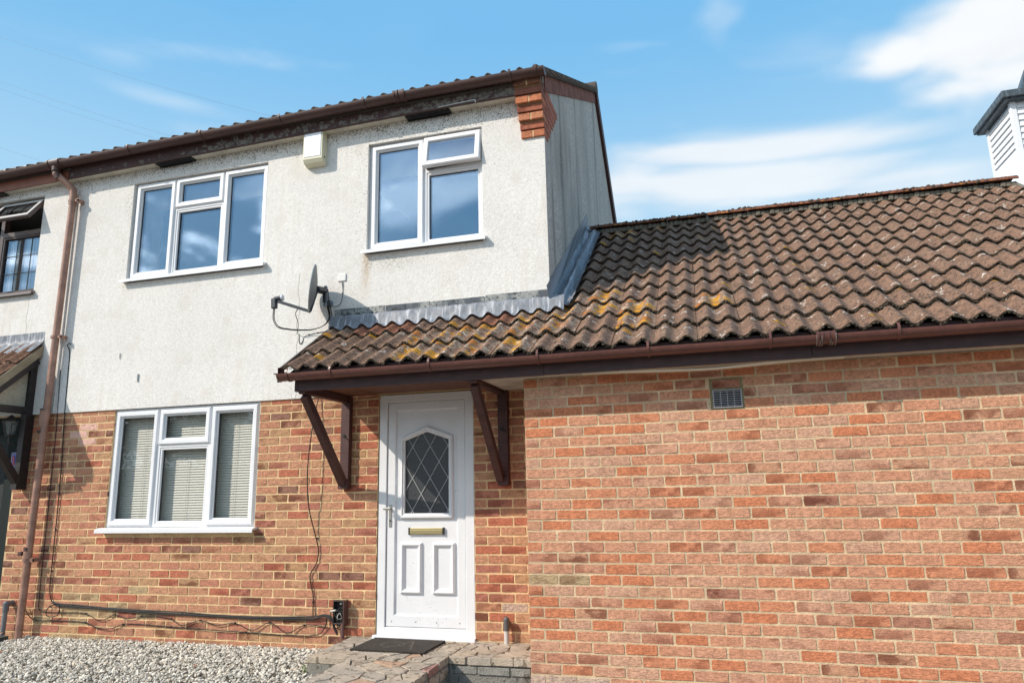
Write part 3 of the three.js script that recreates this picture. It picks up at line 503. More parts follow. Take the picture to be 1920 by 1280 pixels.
{
  const a = makeWindow(house, W1, 'wide three-light window of the upper storey');
  const b = makeWindow(house, W2, 'two-light upper window with its small top light open');
  const c = makeWindow(house, WG, 'three-light ground floor window with closed blinds', { glass: M.glassClear, sillZ: 0.03 });
  // the open top light, hung from its upper edge
  const hung = part('open_sash', ext(rect(0, 0.575, -0.325, 0), [rect(0.055, 0.52, -0.27, -0.055)], -0.03, 0.018, 0.009), M.upvc, b, 'top light pushed open at the bottom');
  hung.position.set(0.428, 4.518, -0.012); hung.rotation.x = -0.18;
  { const bead = part('pane', bx(0.0535, 0.5215, -0.2725, -0.0525, -0.004, 0, 0), M.glass, b); bead.position.copy(hung.position); bead.rotation.copy(hung.rotation); }
  part('stay', merge([rod([0.46, 4.207, -0.03], [0.97, 4.207, 0.0], 0.007), bx(0.45, 0.52, 4.196, 4.216, -0.04, 0.0, 0.002)]), M.seal, b);
  // what stands behind the panes
  part('roller_blind', bx(-0.14, 1.0, 4.24, 4.53, -0.19, -0.185, 0), M.curtain, b);
  part('roller_blind', bx(-2.94, -1.29, 4.26, 4.53, -0.19, -0.185, 0), M.curtain, a);
  const cur = (x0, x1, y0, y1, z) => { const g = new THREE.PlaneGeometry(x1 - x0, y1 - y0, 48, 1); g.translate((x0 + x1) / 2, (y0 + y1) / 2, z); const p = g.attributes.position; for (let i = 0; i < p.count; i++) p.setZ(i, p.getZ(i) + 0.018 * Math.sin(p.getX(i) * 60) + 0.01 * Math.sin(p.getX(i) * 23)); g.computeVertexNormals(); return g; };
  part('curtain', cur(-3.25, -2.80, 3.35, 4.53, -0.28), M.curtain, a);
  const slats = []; for (let k = 0; k < 47; k++) { const y = 0.955 + k * 0.0245, s = new THREE.BoxGeometry(1.69, 0.0012, 0.025); s.rotateX(1.15); s.translate(-2.09, y, -0.112); slats.push(uvm(s)); }
  const bl = part('venetian_blind', merge(slats), M.blind, c, 'cream venetian blind, slats closed'); bl.userData.kind = 'stuff';
  part('blind_cord', merge([-2.62, -2.09, -1.55].map((x) => rod([x, 0.95, -0.097], [x, 2.06, -0.097], 0.0016, 5))), M.blind, c);
  part('window_lining', merge([bx(-2.9445, -2.938, 0.87, 2.07, -0.26, -0.092, 0), bx(-1.2445, -1.2385, 0.87, 2.07, -0.26, -0.092, 0)]), M.upvc, house); part('window_board', bx(-2.95, -1.235, 0.84, 0.868, -0.45, -0.245, 0.002), M.upvc, house);
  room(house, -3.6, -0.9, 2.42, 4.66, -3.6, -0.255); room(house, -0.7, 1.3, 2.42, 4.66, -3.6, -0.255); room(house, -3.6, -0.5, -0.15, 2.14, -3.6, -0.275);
}
// front door
{
  const d = part('front_door', ext(rect(0.004, 0.896, 0.005, 2.055), [rect(0.082, 0.815, 0.082, 1.985)], -0.075, -0.012, 0.005), M.upvcDoor, house, 'white front door with a leaded glass panel');
  part('door_leaf', ext(rect(0.085, 0.812, 0.085, 1.982), [rect(0.162, 0.738, 0.178, 1.908)], -0.075, -0.024, 0.005), M.upvcDoor, d);
  const glassOut = [[0.217, 0.97], [0.70, 0.97], [0.70, 1.672], [0.458, 1.765], [0.217, 1.672]], gi = [[0.252, 1.014], [0.660, 1.014], [0.660, 1.640], [0.456, 1.712], [0.252, 1.640]];
  const inset = (p, q) => p.map(([x, y]) => [mix(x, 0.457, q), mix(y, 1.34, q)]);
  part('door_panel', ext(rect(0.155, 0.745, 0.172, 1.915), [gi], -0.07, -0.040), M.upvcDoor, d);
  part('panel_bead', ext(rect(0.150, 0.750, 0.167, 1.920), [rect(0.166, 0.734, 0.183, 1.904)], -0.05, -0.031, 0.006), M.upvcDoor, d);
  part('glazing_frame', ext(glassOut, [inset(glassOut, 0.085)], -0.045, -0.012, 0.009), M.upvcDoor, d); part('glazing_bead', ext(inset(glassOut, 0.07), [gi], -0.045, -0.021, 0.006), M.upvcDoor, d);
  const pg = new THREE.ShapeGeometry(shapeOf(gi)); pg.translate(0, 0, -0.046); part('pane', pg, mat([0.055, 0.057, 0.060], 0.16, { bumpMap: stuccoBump, bumpScale: 0.0015 }), d);
  const leads = [], inside = (x, y) => { for (let i = 0, n = gi.length; i < n; i++) { const [ax, ay] = gi[i], [bx_, by] = gi[(i + 1) % n]; if ((bx_ - ax) * (y - ay) - (by - ay) * (x - ax) < 0) return false; } return true; };
  for (const s of [-1, 1]) for (let k = -12; k < 18; k++) {                                // lozenges of lead
    const pts = []; for (let t = 0; t <= 260; t++) { const x = 0.252 + 0.408 * t / 260, y = 0.90 + k * 0.275 + s * (x - 0.40) * 1.66; if (inside(x, y)) pts.push([x, y]); }
    if (pts.length > 3) leads.push(rod([...pts[0], -0.043], [...pts.at(-1), -0.043], 0.0042, 6));
  }
  part('leading', merge(leads), mat([0.36, 0.365, 0.37], 0.5), d);
  for (const [a, b] of [[0.216, 0.412], [0.512, 0.712]]) { part('raised_panel', ext(rect(a, b, 0.352, 0.768), [rect(a + 0.03, b - 0.03, 0.382, 0.738)], -0.042, -0.016, 0.011), M.upvcDoor, d); part('panel_step', ext(rect(a + 0.026, b - 0.026, 0.378, 0.742), [rect(a + 0.038, b - 0.038, 0.39, 0.73)], -0.042, -0.028, 0.005), M.upvcDoor, d); }
  const gold = mat([0.55, 0.46, 0.24], 0.35, { metalness: 0.75 });
  const lb = part('letterbox', merge([bx(0.300, 0.606, 0.838, 0.890, -0.042, -0.022, 0.004), bx(0.304, 0.602, 0.842, 0.876, -0.022, -0.016, 0.004)]), gold, d, 'brass letterbox with dark ends');
  part('letterbox_end', merge([bx(0.289, 0.301, 0.834, 0.894, -0.042, -0.018, 0.003), bx(0.605, 0.617, 0.834, 0.894, -0.042, -0.018, 0.003)]), M.seal, lb);
  const steel = mat([0.42, 0.41, 0.38], 0.35, { metalness: 0.6 });
  const h = part('door_handle', merge([bx(0.104, 0.132, 0.90, 1.09, -0.026, -0.018, 0.006), rod([0.118, 1.058, -0.02], [0.118, 1.058, 0.03], 0.010, 10), uvm(new RoundedBoxGeometry(0.075, 0.024, 0.016, 3, 0.008).translate(0.112, 1.058, 0.034))]), steel, d);
  part('keyhole', new THREE.CylinderGeometry(0.007, 0.007, 0.01, 10).rotateX(Math.PI / 2).translate(0.118, 0.955, -0.017), M.seal, h);
  for (const x of [0.14, 0.36, 0.55, 0.755]) part('screw', new THREE.CylinderGeometry(0.0055, 0.0055, 0.003, 8).rotateX(Math.PI / 2).translate(x, 0.128, -0.0235), mat([0.25, 0.25, 0.25], 0.5), d);
  part('door_sill', merge([bx(-0.018, 0.908, -0.018, 0.006, -0.07, 0.055, 0.004), bx(-0.014, 0.904, 0.006, 0.022, -0.07, 0.03, 0.004)]), M.upvcDoor, d);
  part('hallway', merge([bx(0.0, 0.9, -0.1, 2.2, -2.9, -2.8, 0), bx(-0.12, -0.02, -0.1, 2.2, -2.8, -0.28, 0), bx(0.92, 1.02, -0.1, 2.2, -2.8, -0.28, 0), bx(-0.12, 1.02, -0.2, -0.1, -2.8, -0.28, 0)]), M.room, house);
}

// ------------------------------------------------------------------ the garage with its lean-to roof, which runs on over the front door as a porch
const SL = 0.65, PA = Math.atan(SL), CA = Math.cos(PA), SA = Math.sin(PA), ROOFY = 2.74;      // roof plane y = ROOFY - SL z
const ZC = 0.597, CX = 1.51, EZ = 0.84, GAUGE = 0.33, XL = -0.475, ROOFR = 6.125;
const onRoof = (X, z, up = 0) => [X, ROOFY - SL * z + up * CA, z + up * SA];
const garage = thing('garage', 'brick garage with lean-to tiled roof running on over the front door', 'garage');
{
  const vent = [2.878, 3.108, 1.722, 1.945];
  const w = part('brick_wall', ext(rect(CX + 0.004, 6.0, -0.3, 2.024), [rect(2.903, 3.089, 1.738, 1.856)], ZC - 0.25, ZC - 0.0032), M.mortarGarage, garage);
  layBricks(w, CX, 5.99, -0.225, 2.02, ZC, CX, [vent], garageBricks, gW, ([p, q, b0]) => p < 5.0 && b0 > -0.14, (x, y) => (y < -0.04 && x < 2.0 ? brickGrey : Math.hypot((x - 1.75) / 0.3, (y - 0.56) / 0.06) < 1 ? brickGreen : null));
  // return walls, far wall: bricks on the short return by the door
  const ret = part('return_wall', bx(CX + 0.006, CX + 0.2, -0.3, 2.02, 0.002, ZC - 0.02, 0), M.mortarGarage, garage);
  for (let r = -3; r < 27; r++) { const zs = r & 1 ? [[0.01, 0.11], [0.12, 0.335], [0.345, ZC - 0.02]] : [[0.01, 0.22], [0.23, 0.445], [0.455, ZC - 0.02]]; for (const [a, b] of zs) part('brick', bx(CX - 0.001, CX + 0.03, r * 0.075 + 0.005, Math.min(2.018, r * 0.075 + 0.07), a, b, 0.003), pick(garageBricks, gW), ret); }
  part('end_wall', bx(5.78, 6.0, -0.3, 2.0, -4.4, ZC - 0.26, 0), M.mortarGarage, garage);
  const gs = new THREE.ExtrudeGeometry(shapeOf([[-0.59, 2.03], [-0.59, 2.2], [2.2, 4.05], [4.6, 2.5], [4.6, 2.03]]), { depth: 0.2, bevelEnabled: false }); gs.rotateY(Math.PI / 2); gs.translate(5.8, 0, 0);
  part('gable_end', uvm(gs), M.mortarGarage, garage);
  part('rear_wall', bx(GX + 0.005, 5.99, -0.3, 2.45, -4.6, -4.41, 0), M.mortarGarage, garage);
  // air brick: louvred grille with a mortared surround, one brick above
  const v = part('air_vent', ext(rect(2.897, 3.095, 1.732, 1.862), [rect(2.905, 3.087, 1.740, 1.854)], ZC - 0.01, ZC + 0.008, 0.003), mat([0.36, 0.36, 0.38], 0.5), garage, 'grey louvred vent grille set in the brickwork');
  part('vent_back', bx(2.885, 3.10, 1.73, 1.865, ZC - 0.075, ZC - 0.06, 0), M.black, v);
  for (let k = 0; k < 7; k++) part('slat', bx(2.904, 3.088, 0, 0.002, -0.008, 0.008, 0), mat([0.40, 0.40, 0.42], 0.5), v).position.set(0, 1.750 + k * 0.0155, ZC - 0.002);
  v.children.forEach((s) => { if (s.name === 'slat') { s.geometry = bx(2.904, 3.088, -0.0016, 0.0016, -0.004, 0.006, 0); s.rotation.x = -0.12; } });
  for (let k = 1; k < 4; k++) part('bar', bx(2.905 + k * 0.0455 - 0.002, 2.905 + k * 0.0455 + 0.002, 1.74, 1.855, ZC - 0.002, ZC + 0.006, 0), v.material, v);
  const mossy = mat([0.36, 0.31, 0.18], 1, { map: mortarTex, bumpMap: mortarBump, bumpScale: 0.006 });
  part('mortar_surround', ext(rect(2.879, 3.107, 1.723, 1.944), [rect(2.896, 3.096, 1.731, 1.863), rect(2.899, 3.088, 1.874, 1.934)], ZC - 0.02, ZC - 0.001), mossy, v);
  part('brick', bx(2.9, 3.087, 1.875, 1.933, ZC - 0.02, ZC + 0.0005, 0.003), garageBricks[8], v);
  // eaves: fascia, soffit, gutter
  const f = part('fascia', merge([bx(-0.345, 1.72, 2.014, 2.195, 0.782, 0.802, 0.002), bx(1.722, 3.55, 2.016, 2.195, 0.782, 0.8015, 0.002), bx(3.553, 6.0, 2.017, 2.195, 0.782, 0.8025, 0.002)]), M.fascia, garage, 'dark brown fascia board under the garage gutter');
  part('fascia_cap', bx(-0.352, -0.325, 2.012, 2.19, 0.72, 0.806, 0.003), M.fascia, f);
  part('soffit', bx(CX + 0.003, 6.0, 2.027, 2.038, ZC - 0.003, 0.781, 0), M.soffitWhite, garage);
  part('porch_soffit', bx(1.20, CX + 0.002, 2.028, 2.038, 0.002, 0.781, 0), M.soffitWhite, garage, 'cream soffit board beside the door');
  part('porch_ceiling', merge([bx(-0.34, -0.01, 2.062, 2.074, 0.016, 0.781, 0), bx(0.901, 1.199, 2.062, 2.074, 0.016, 0.781, 0), bx(-0.009, 0.900, 2.066, 2.078, 0.016, 0.781, 0)]), M.soffitWood, garage);
  part('porch_header', bx(-0.004, 0.902, 2.068, 2.10, 0.003, 0.016, 0.001), M.boardBrown, garage);
  // loose cream strip sagging below the fascia
  { const pts = []; for (let k = 0; k <= 30; k++) { const x = mix(2.0, 3.75, k / 30), s = Math.sin(Math.PI * ss(2.0, 3.75, x)); pts.push([x, 2.016 - 0.022 * Math.max(0, s) * ss(3.9, 2.9, x)]); } const g = new THREE.ExtrudeGeometry(shapeOf([...pts, ...pts.slice().reverse().map(([x, y]) => [x, y - 0.012])]), { depth: 0.05, bevelEnabled: false }); g.translate(0, 0, 0.735); part('loose_trim', uvm(g), mat([0.62, 0.48, 0.33], 0.7), garage, 'loose cream trim sagging under the fascia'); }
  const GY = 2.147, GZ = 0.862, GR = 0.056;
  const g = part('gutter', gutterGeo(-0.455, 6.05, GY, GZ, GR, 30), M.gutter, garage, 'red-brown gutter along the garage eaves');
  part('stop_end', merge([uvm(new THREE.CylinderGeometry(0.060, 0.060, 0.03, 22, 1, false, Math.PI / 2, Math.PI).rotateZ(Math.PI / 2).rotateX(-Math.PI / 2 * 0).translate(-0.462, GY, GZ)), bx(-0.477, -0.45, GY - 0.002, GY + 0.004, GZ - 0.058, GZ + 0.058, 0)]), M.gutter, g);
  for (const x of [-0.36, 0.026, 0.857, 1.70, 2.49, 3.29, 4.06, 4.9]) part('gutter_bracket', ring(x, GY, GZ, GR, 0.016, -0.3, Math.PI + 0.75, 0.006), M.gutter, g);
  { const q = part('gutter_union', merge([ring(3.63, GY, GZ, GR, 0.115, -0.22, Math.PI + 0.3, 0.004), ring(3.582, GY, GZ, GR, 0.014, -0.22, Math.PI + 0.3, 0.010), ring(3.678, GY, GZ, GR, 0.014, -0.22, Math.PI + 0.3, 0.010), ring(3.612, GY, GZ, GR, 0.008, -0.22, Math.PI + 0.3, 0.009), ring(3.648, GY, GZ, GR, 0.008, -0.22, Math.PI + 0.3, 0.009)]), M.gutter, g, 'ribbed gutter joint streaked with grey sealant');
    part('sealant', merge([3.574, 3.592, 3.604, 3.657, 3.668, 3.688].map((x) => ring(x, GY, GZ, GR + 0.004 + rr(0, 0.004), 0.004, rr(-0.2, 0.1), rr(2.2, 3.2), 0.005))), mat([0.36, 0.33, 0.32], 0.8, { map: mortarTex }), q); }
  // timber brackets of the porch
  for (const [x, xs, s] of [[-0.30, -0.30, 0], [1.18, 1.16, 1]]) {
    const b = part('porch_bracket', bx(x - 0.043, x + 0.043, 1.235, 2.055, 0.003, 0.062, 0.004), M.darkWood, garage, s ? 'dark timber porch bracket right of the door' : 'dark timber porch bracket left of the door');
    part('strut', beam([xs, 1.285, 0.075], [xs, 1.985, 0.73], 0.062, 0.068), M.darkWood, b);
    part('tie_beam', beam([xs, 2.026, 0.064], [xs, 2.026, 0.778], 0.064, 0.062), M.darkWood, b);
    part('foot', bx(x - 0.046, x + 0.046, 1.232, 1.305, 0.004, 0.085, 0.005), M.darkWood, b);
    part('bolt', merge([new THREE.CylinderGeometry(0.014, 0.014, 0.012, 8).rotateX(Math.PI / 2).translate(x - 0.008, 1.70, 0.066), rod([x - 0.008, 1.70, 0.07], [x + 0.028, 1.672, 0.075], 0.004, 6)]), M.black, b);
  }
  // roof: boarding, tiles, ridge, moss
  const RZ = -2.22, RYY = ROOFY - SL * RZ;
  const dk = new THREE.ExtrudeGeometry(shapeOf([[-0.80, 2.16], [-RZ, RYY - 0.05], [4.75, 2.55], [4.75, 2.47], [-RZ, RYY - 0.13], [-0.80, 2.10]]), { depth: ROOFR - 0.03 - GX - 0.01, bevelEnabled: false }); dk.rotateY(Math.PI / 2); dk.translate(GX + 0.01, 0, 0);
  const roof = part('roof', uvm(dk), M.tileDark, garage);
  const dp = new THREE.ExtrudeGeometry(shapeOf([[-0.80, 2.16], [-0.016, 2.672], [-0.016, 2.6], [-0.80, 2.10]]), { depth: GX + 0.004 + 0.42, bevelEnabled: false }); dp.rotateY(Math.PI / 2); dp.translate(-0.42, 0, 0); part('porch_deck', uvm(dp), M.tileDark, roof);
  const tiles = Array.from({ length: 6 }, (_, i) => tileGeo(0.2975, 0.395, 0.036, rr(0, 0.36)));
  const mossM = [], rowsAt = [];
  const rows = 11, top = rows * GAUGE;
  for (let row = 0; row < rows; row++) {
    const sTail = row * GAUGE;                               // distance of the tail up the slope from the eaves
    const x0 = row < 3 ? XL : XL + 0.3 * 7;
    for (let X = x0; X < ROOFR - 0.2; X += 0.3) {
      const o = part('roof_tile', tiles[Math.floor(rnd() * 6)], M.tileEdge, roof);
      const c = X + 0.15, orange = Math.exp(-(((c - 1.3) / 0.85) ** 2)) * (row < 4 ? 1 : row < 6 ? 0.3 : 0.03);
      let m = tilePlain[Math.floor(rnd() * 6)];
      if (rnd() < orange * 1.05) m = tileOrange[Math.floor(rnd() * 4)]; else if (rnd() < 0.55 * ss(2.8, 1.2, c) + 0.12) m = tileSome[Math.floor(rnd() * 3)];
      if (row === 2 && c < 1.3 && rnd() < 0.35) m = M.tileClean;
      o.material = [m, M.tileEdge];
      const s = sTail + 0.395, p = onRoof(X, EZ - s * CA, -0.038);
      o.position.set(X + rr(-0.0018, 0.0018), p[1] + rr(-0.0015, 0.004), p[2] + rr(-0.006, 0.006)); o.rotation.set(PA + rr(-0.006, 0.006), rr(-0.008, 0.008), rr(-0.006, 0.006));
      rowsAt.push([X, sTail, c]);
    }
  }
  // crumbs of moss along tile tails and in side joints
  {
    const mk = (n, m, spots, a, b, flat) => { const g = new THREE.IcosahedronGeometry(1, 0), P = g.attributes.position; for (let i = 0; i < P.count; i++) { const k = 0.75 + 0.5 * h2(Math.round(P.getX(i) * 50), Math.round(P.getY(i) * 50) + Math.round(P.getZ(i) * 77), 3); P.setXYZ(i, P.getX(i) * k, P.getY(i) * k * flat, P.getZ(i) * k); } g.computeVertexNormals();
      const im = new THREE.InstancedMesh(g, m, spots.length), q = new THREE.Object3D(); spots.forEach(([x, y, z], i) => { const s = a + (b - a) * rnd() ** 2.2; q.position.set(x, y, z); q.rotation.set(PA + rr(-0.4, 0.4), rr(0, 6.3), rr(-0.4, 0.4)); q.scale.set(s * rr(0.8, 1.5), s * rr(0.5, 0.9), s); q.updateMatrix(); im.setMatrixAt(i, q.matrix); }); im.name = n; im.userData.kind = 'stuff'; roof.add(im); };
    const tail = [], joint = [], green = [];
    const sp = (X, s, up) => onRoof(X, EZ - s * CA, up);
    for (const [X, s] of rowsAt) {
      if (s > 0.95 && X < GX + 0.2) continue; const dens = 34 + 34 * rnd();
      for (let k = 0; k < dens; k++) { const x = rr(0, 0.3); tail.push(sp(X + x, s - 0.002 + rr(-0.006, 0.003), wave(x) - 0.003 - rr(0.004, 0.024))); }
      for (let k = 0; k < 14; k++) if (rnd() < 0.7) { const x = rr(-0.010, 0.010), ds = rr(0.0, 0.32); joint.push(sp(X + x, s + ds, wave(x) - 0.006 - 0.030 * ds / 0.36)); }
      if (rnd() < 0.22) { const cx = rr(0.03, 0.27), cs = rr(0.02, 0.3); for (let k = 0; k < 12; k++) { const x = cx + rr(-0.02, 0.02), ds = cs + rr(-0.02, 0.02); joint.push(sp(X + x, s + ds, wave(x) - 0.004 - 0.030 * ds / 0.36)); } }
      if (s < 0.9 && X < 2.2) for (let k = 0; k < 16; k++) { const x = 0.15 * Math.floor(rr(0, 3)) + rr(-0.03, 0.03), ds = rr(0, 0.1); (rnd() < 0.4 ? green : joint).push(sp(X + x, s + ds, wave(x) - 0.005 - 0.030 * ds / 0.36)); }
    }
    mk('moss', M.moss, tail, 0.0035, 0.0095, 1); mk('moss', M.moss, joint, 0.003, 0.010, 0.7); mk('moss', M.mossGreen, green, 0.004, 0.009, 0.7);
  }
  // ridge: low capping tiles on mortar
  { const prof = []; for (let k = 0; k <= 8; k++) { const a = Math.PI * (0.06 + 0.88 * k / 8); prof.push([Math.cos(a) * 0.12, Math.sin(a) * 0.075 - 0.03]); } for (let k = 8; k >= 0; k--) { const a = Math.PI * (0.06 + 0.88 * k / 8); prof.push([Math.cos(a) * 0.106, Math.sin(a) * 0.061 - 0.03]); }
    for (let X = GX + 0.05; X < ROOFR - 0.1; X += 0.452) { const L = Math.min(0.45, ROOFR - 0.02 - X), g = new THREE.ExtrudeGeometry(shapeOf(prof), { depth: L, bevelEnabled: false }); g.rotateY(Math.PI / 2); g.translate(rr(0, 0.002), RYY + 0.035 + rr(-0.004, 0.004), RZ + 0.005); g.translate(X, 0, 0); part('ridge_tile', uvm(g), M.ridge, roof); }
    const bed = []; for (let X = GX + 0.03; X < ROOFR - 0.05; X += 0.05) { const h = rr(0.03, 0.055); bed.push(bx(X, X + 0.052, RYY - 0.05, RYY - 0.01 + h * 0.4, RZ - 0.09, RZ + 0.09 + rr(-0.012, 0.012), 0.012)); } part('ridge_bedding', merge(bed), M.bedding, roof);
    const im = new THREE.InstancedMesh(new THREE.IcosahedronGeometry(1, 0), M.moss, 520), q = new THREE.Object3D(); for (let i = 0; i < 520; i++) { const s = 0.004 + 0.014 * rnd() ** 3, a = rr(0.3, 2.5); q.position.set(rr(GX + 0.05, ROOFR - 0.1), RYY + 0.005 + Math.sin(a) * 0.075, RZ + 0.005 + Math.cos(a) * 0.12); q.rotation.set(rr(0, 6), rr(0, 6), 0); q.scale.set(s * 1.6, s * 0.8, s); q.updateMatrix(); im.setMatrixAt(i, q.matrix); } im.name = 'moss'; im.userData.kind = 'stuff'; roof.add(im); }
  { const g = new THREE.ExtrudeGeometry(shapeOf([[-0.84, 2.12], [-RZ, RYY - 0.06], [-RZ, RYY + 0.03], [-0.84, 2.2]]), { depth: 0.04, bevelEnabled: false }); g.rotateY(Math.PI / 2); g.translate(ROOFR - 0.05, 0, 0); part('verge', uvm(g), M.bedding, roof); }
  { const g = new THREE.ExtrudeGeometry(shapeOf([[-0.83, 2.165], [-0.015, 2.69], [-0.015, 2.745], [-0.83, 2.21]]), { depth: 0.014, bevelEnabled: false }); g.rotateY(Math.PI / 2); g.translate(XL - 0.012, 0, 0); part('verge_strip', uvm(g), M.tileDark, roof); }
}
// lead where the roof meets the house
{
  const up = part('step_flashing', null, M.leadOld, house, 'grey patched lead upstand above the porch tiles');
  up.geometry = merge([[-0.468, 0.05], [0.06, 0.50], [0.51, 1.02], [1.03, GX + 0.004]].map(([a, b], i) => bx(a, b, 2.66, 2.893 - 0.012 * ((i * 7) % 3) * 0.4, 0.0131, 0.0185 + 0.0006 * i, 0.002)));
  const grid = (n, m, f) => { const g = new THREE.PlaneGeometry(1, 1, n, m), p = g.attributes.position, u = g.attributes.uv; for (let i = 0; i < p.count; i++) { const q = f(u.getX(i), u.getY(i)); p.setXYZ(i, ...q); u.setXY(i, q[0], q[1] * 1.2 + q[2]); } g.computeVertexNormals(); return g; };
  const nz = (a, b) => vn(a, b, 4096, 4096, 77) - 0.5;
  const double = (m) => { const q = m.clone(); q.side = THREE.DoubleSide; return q; };
  part('lead_apron', grid(260, 14, (u, v) => { const X = mix(-0.47, GX + 0.14, u), t = v, hang = 0.052 + 0.012 * nz(X * 9, 3), s = t * (0.10 + hang); const z = 0.020 + s * CA * (t < 0.01 ? 0 : 1), lift = mix(0.10, 0.014, ss(0, 0.9, t)) + 0.009 * nz(X * 18, t * 4) + 0.004 * nz(X * 60, t * 10); const q = onRoof(X, z, lift + wave(X - XL) * mix(0.05, 1, ss(0.68, 1.0, t))); return q; }), double(M.leadPale), house, 'pale lead apron dressed over the porch tiles');
  const L = 2.42;
  part('lead_upstand', grid(60, 8, (u, v) => { const s = u * L / CA, z = 0.045 - u * L, q = onRoof(GX + 0.006 + 0.004 * nz(u * 30, v * 5), z, 0.02 + v * 0.19); return [GX + 0.007 + 0.003 * nz(u * 40, v * 6) + 0.012 * ss(0.3, 0, v), q[1], q[2]]; }), double(M.lead), house, 'blue-grey lead upstand on the gable wall');
  part('lead_gutter', grid(120, 40, (u, v) => { const z = 0.06 - u * L, w = 0.19 + 0.012 * nz(u * 11, 2), X = GX + 0.01 + v * w; const up2 = v < 0.18 ? mix(0.04, -0.005, v / 0.18) : 0; return onRoof(X, z, 0.034 + up2 + (v < 0.2 ? 0 : wave(X - XL)) * ss(0.2, 0.6, v) + 0.014 * nz(u * 70, v * 7) + 0.014 * nz(u * 26, v * 16)); }), double(M.lead), house, 'crinkled blue-grey lead gutter beside the gable');
  part('hook', merge([rod([0.77, 2.80, 0.022], [0.77, 2.83, 0.03], 0.004), rod([0.77, 2.80, 0.022], [0.77, 2.775, 0.03], 0.004)]), M.seal, house);
}

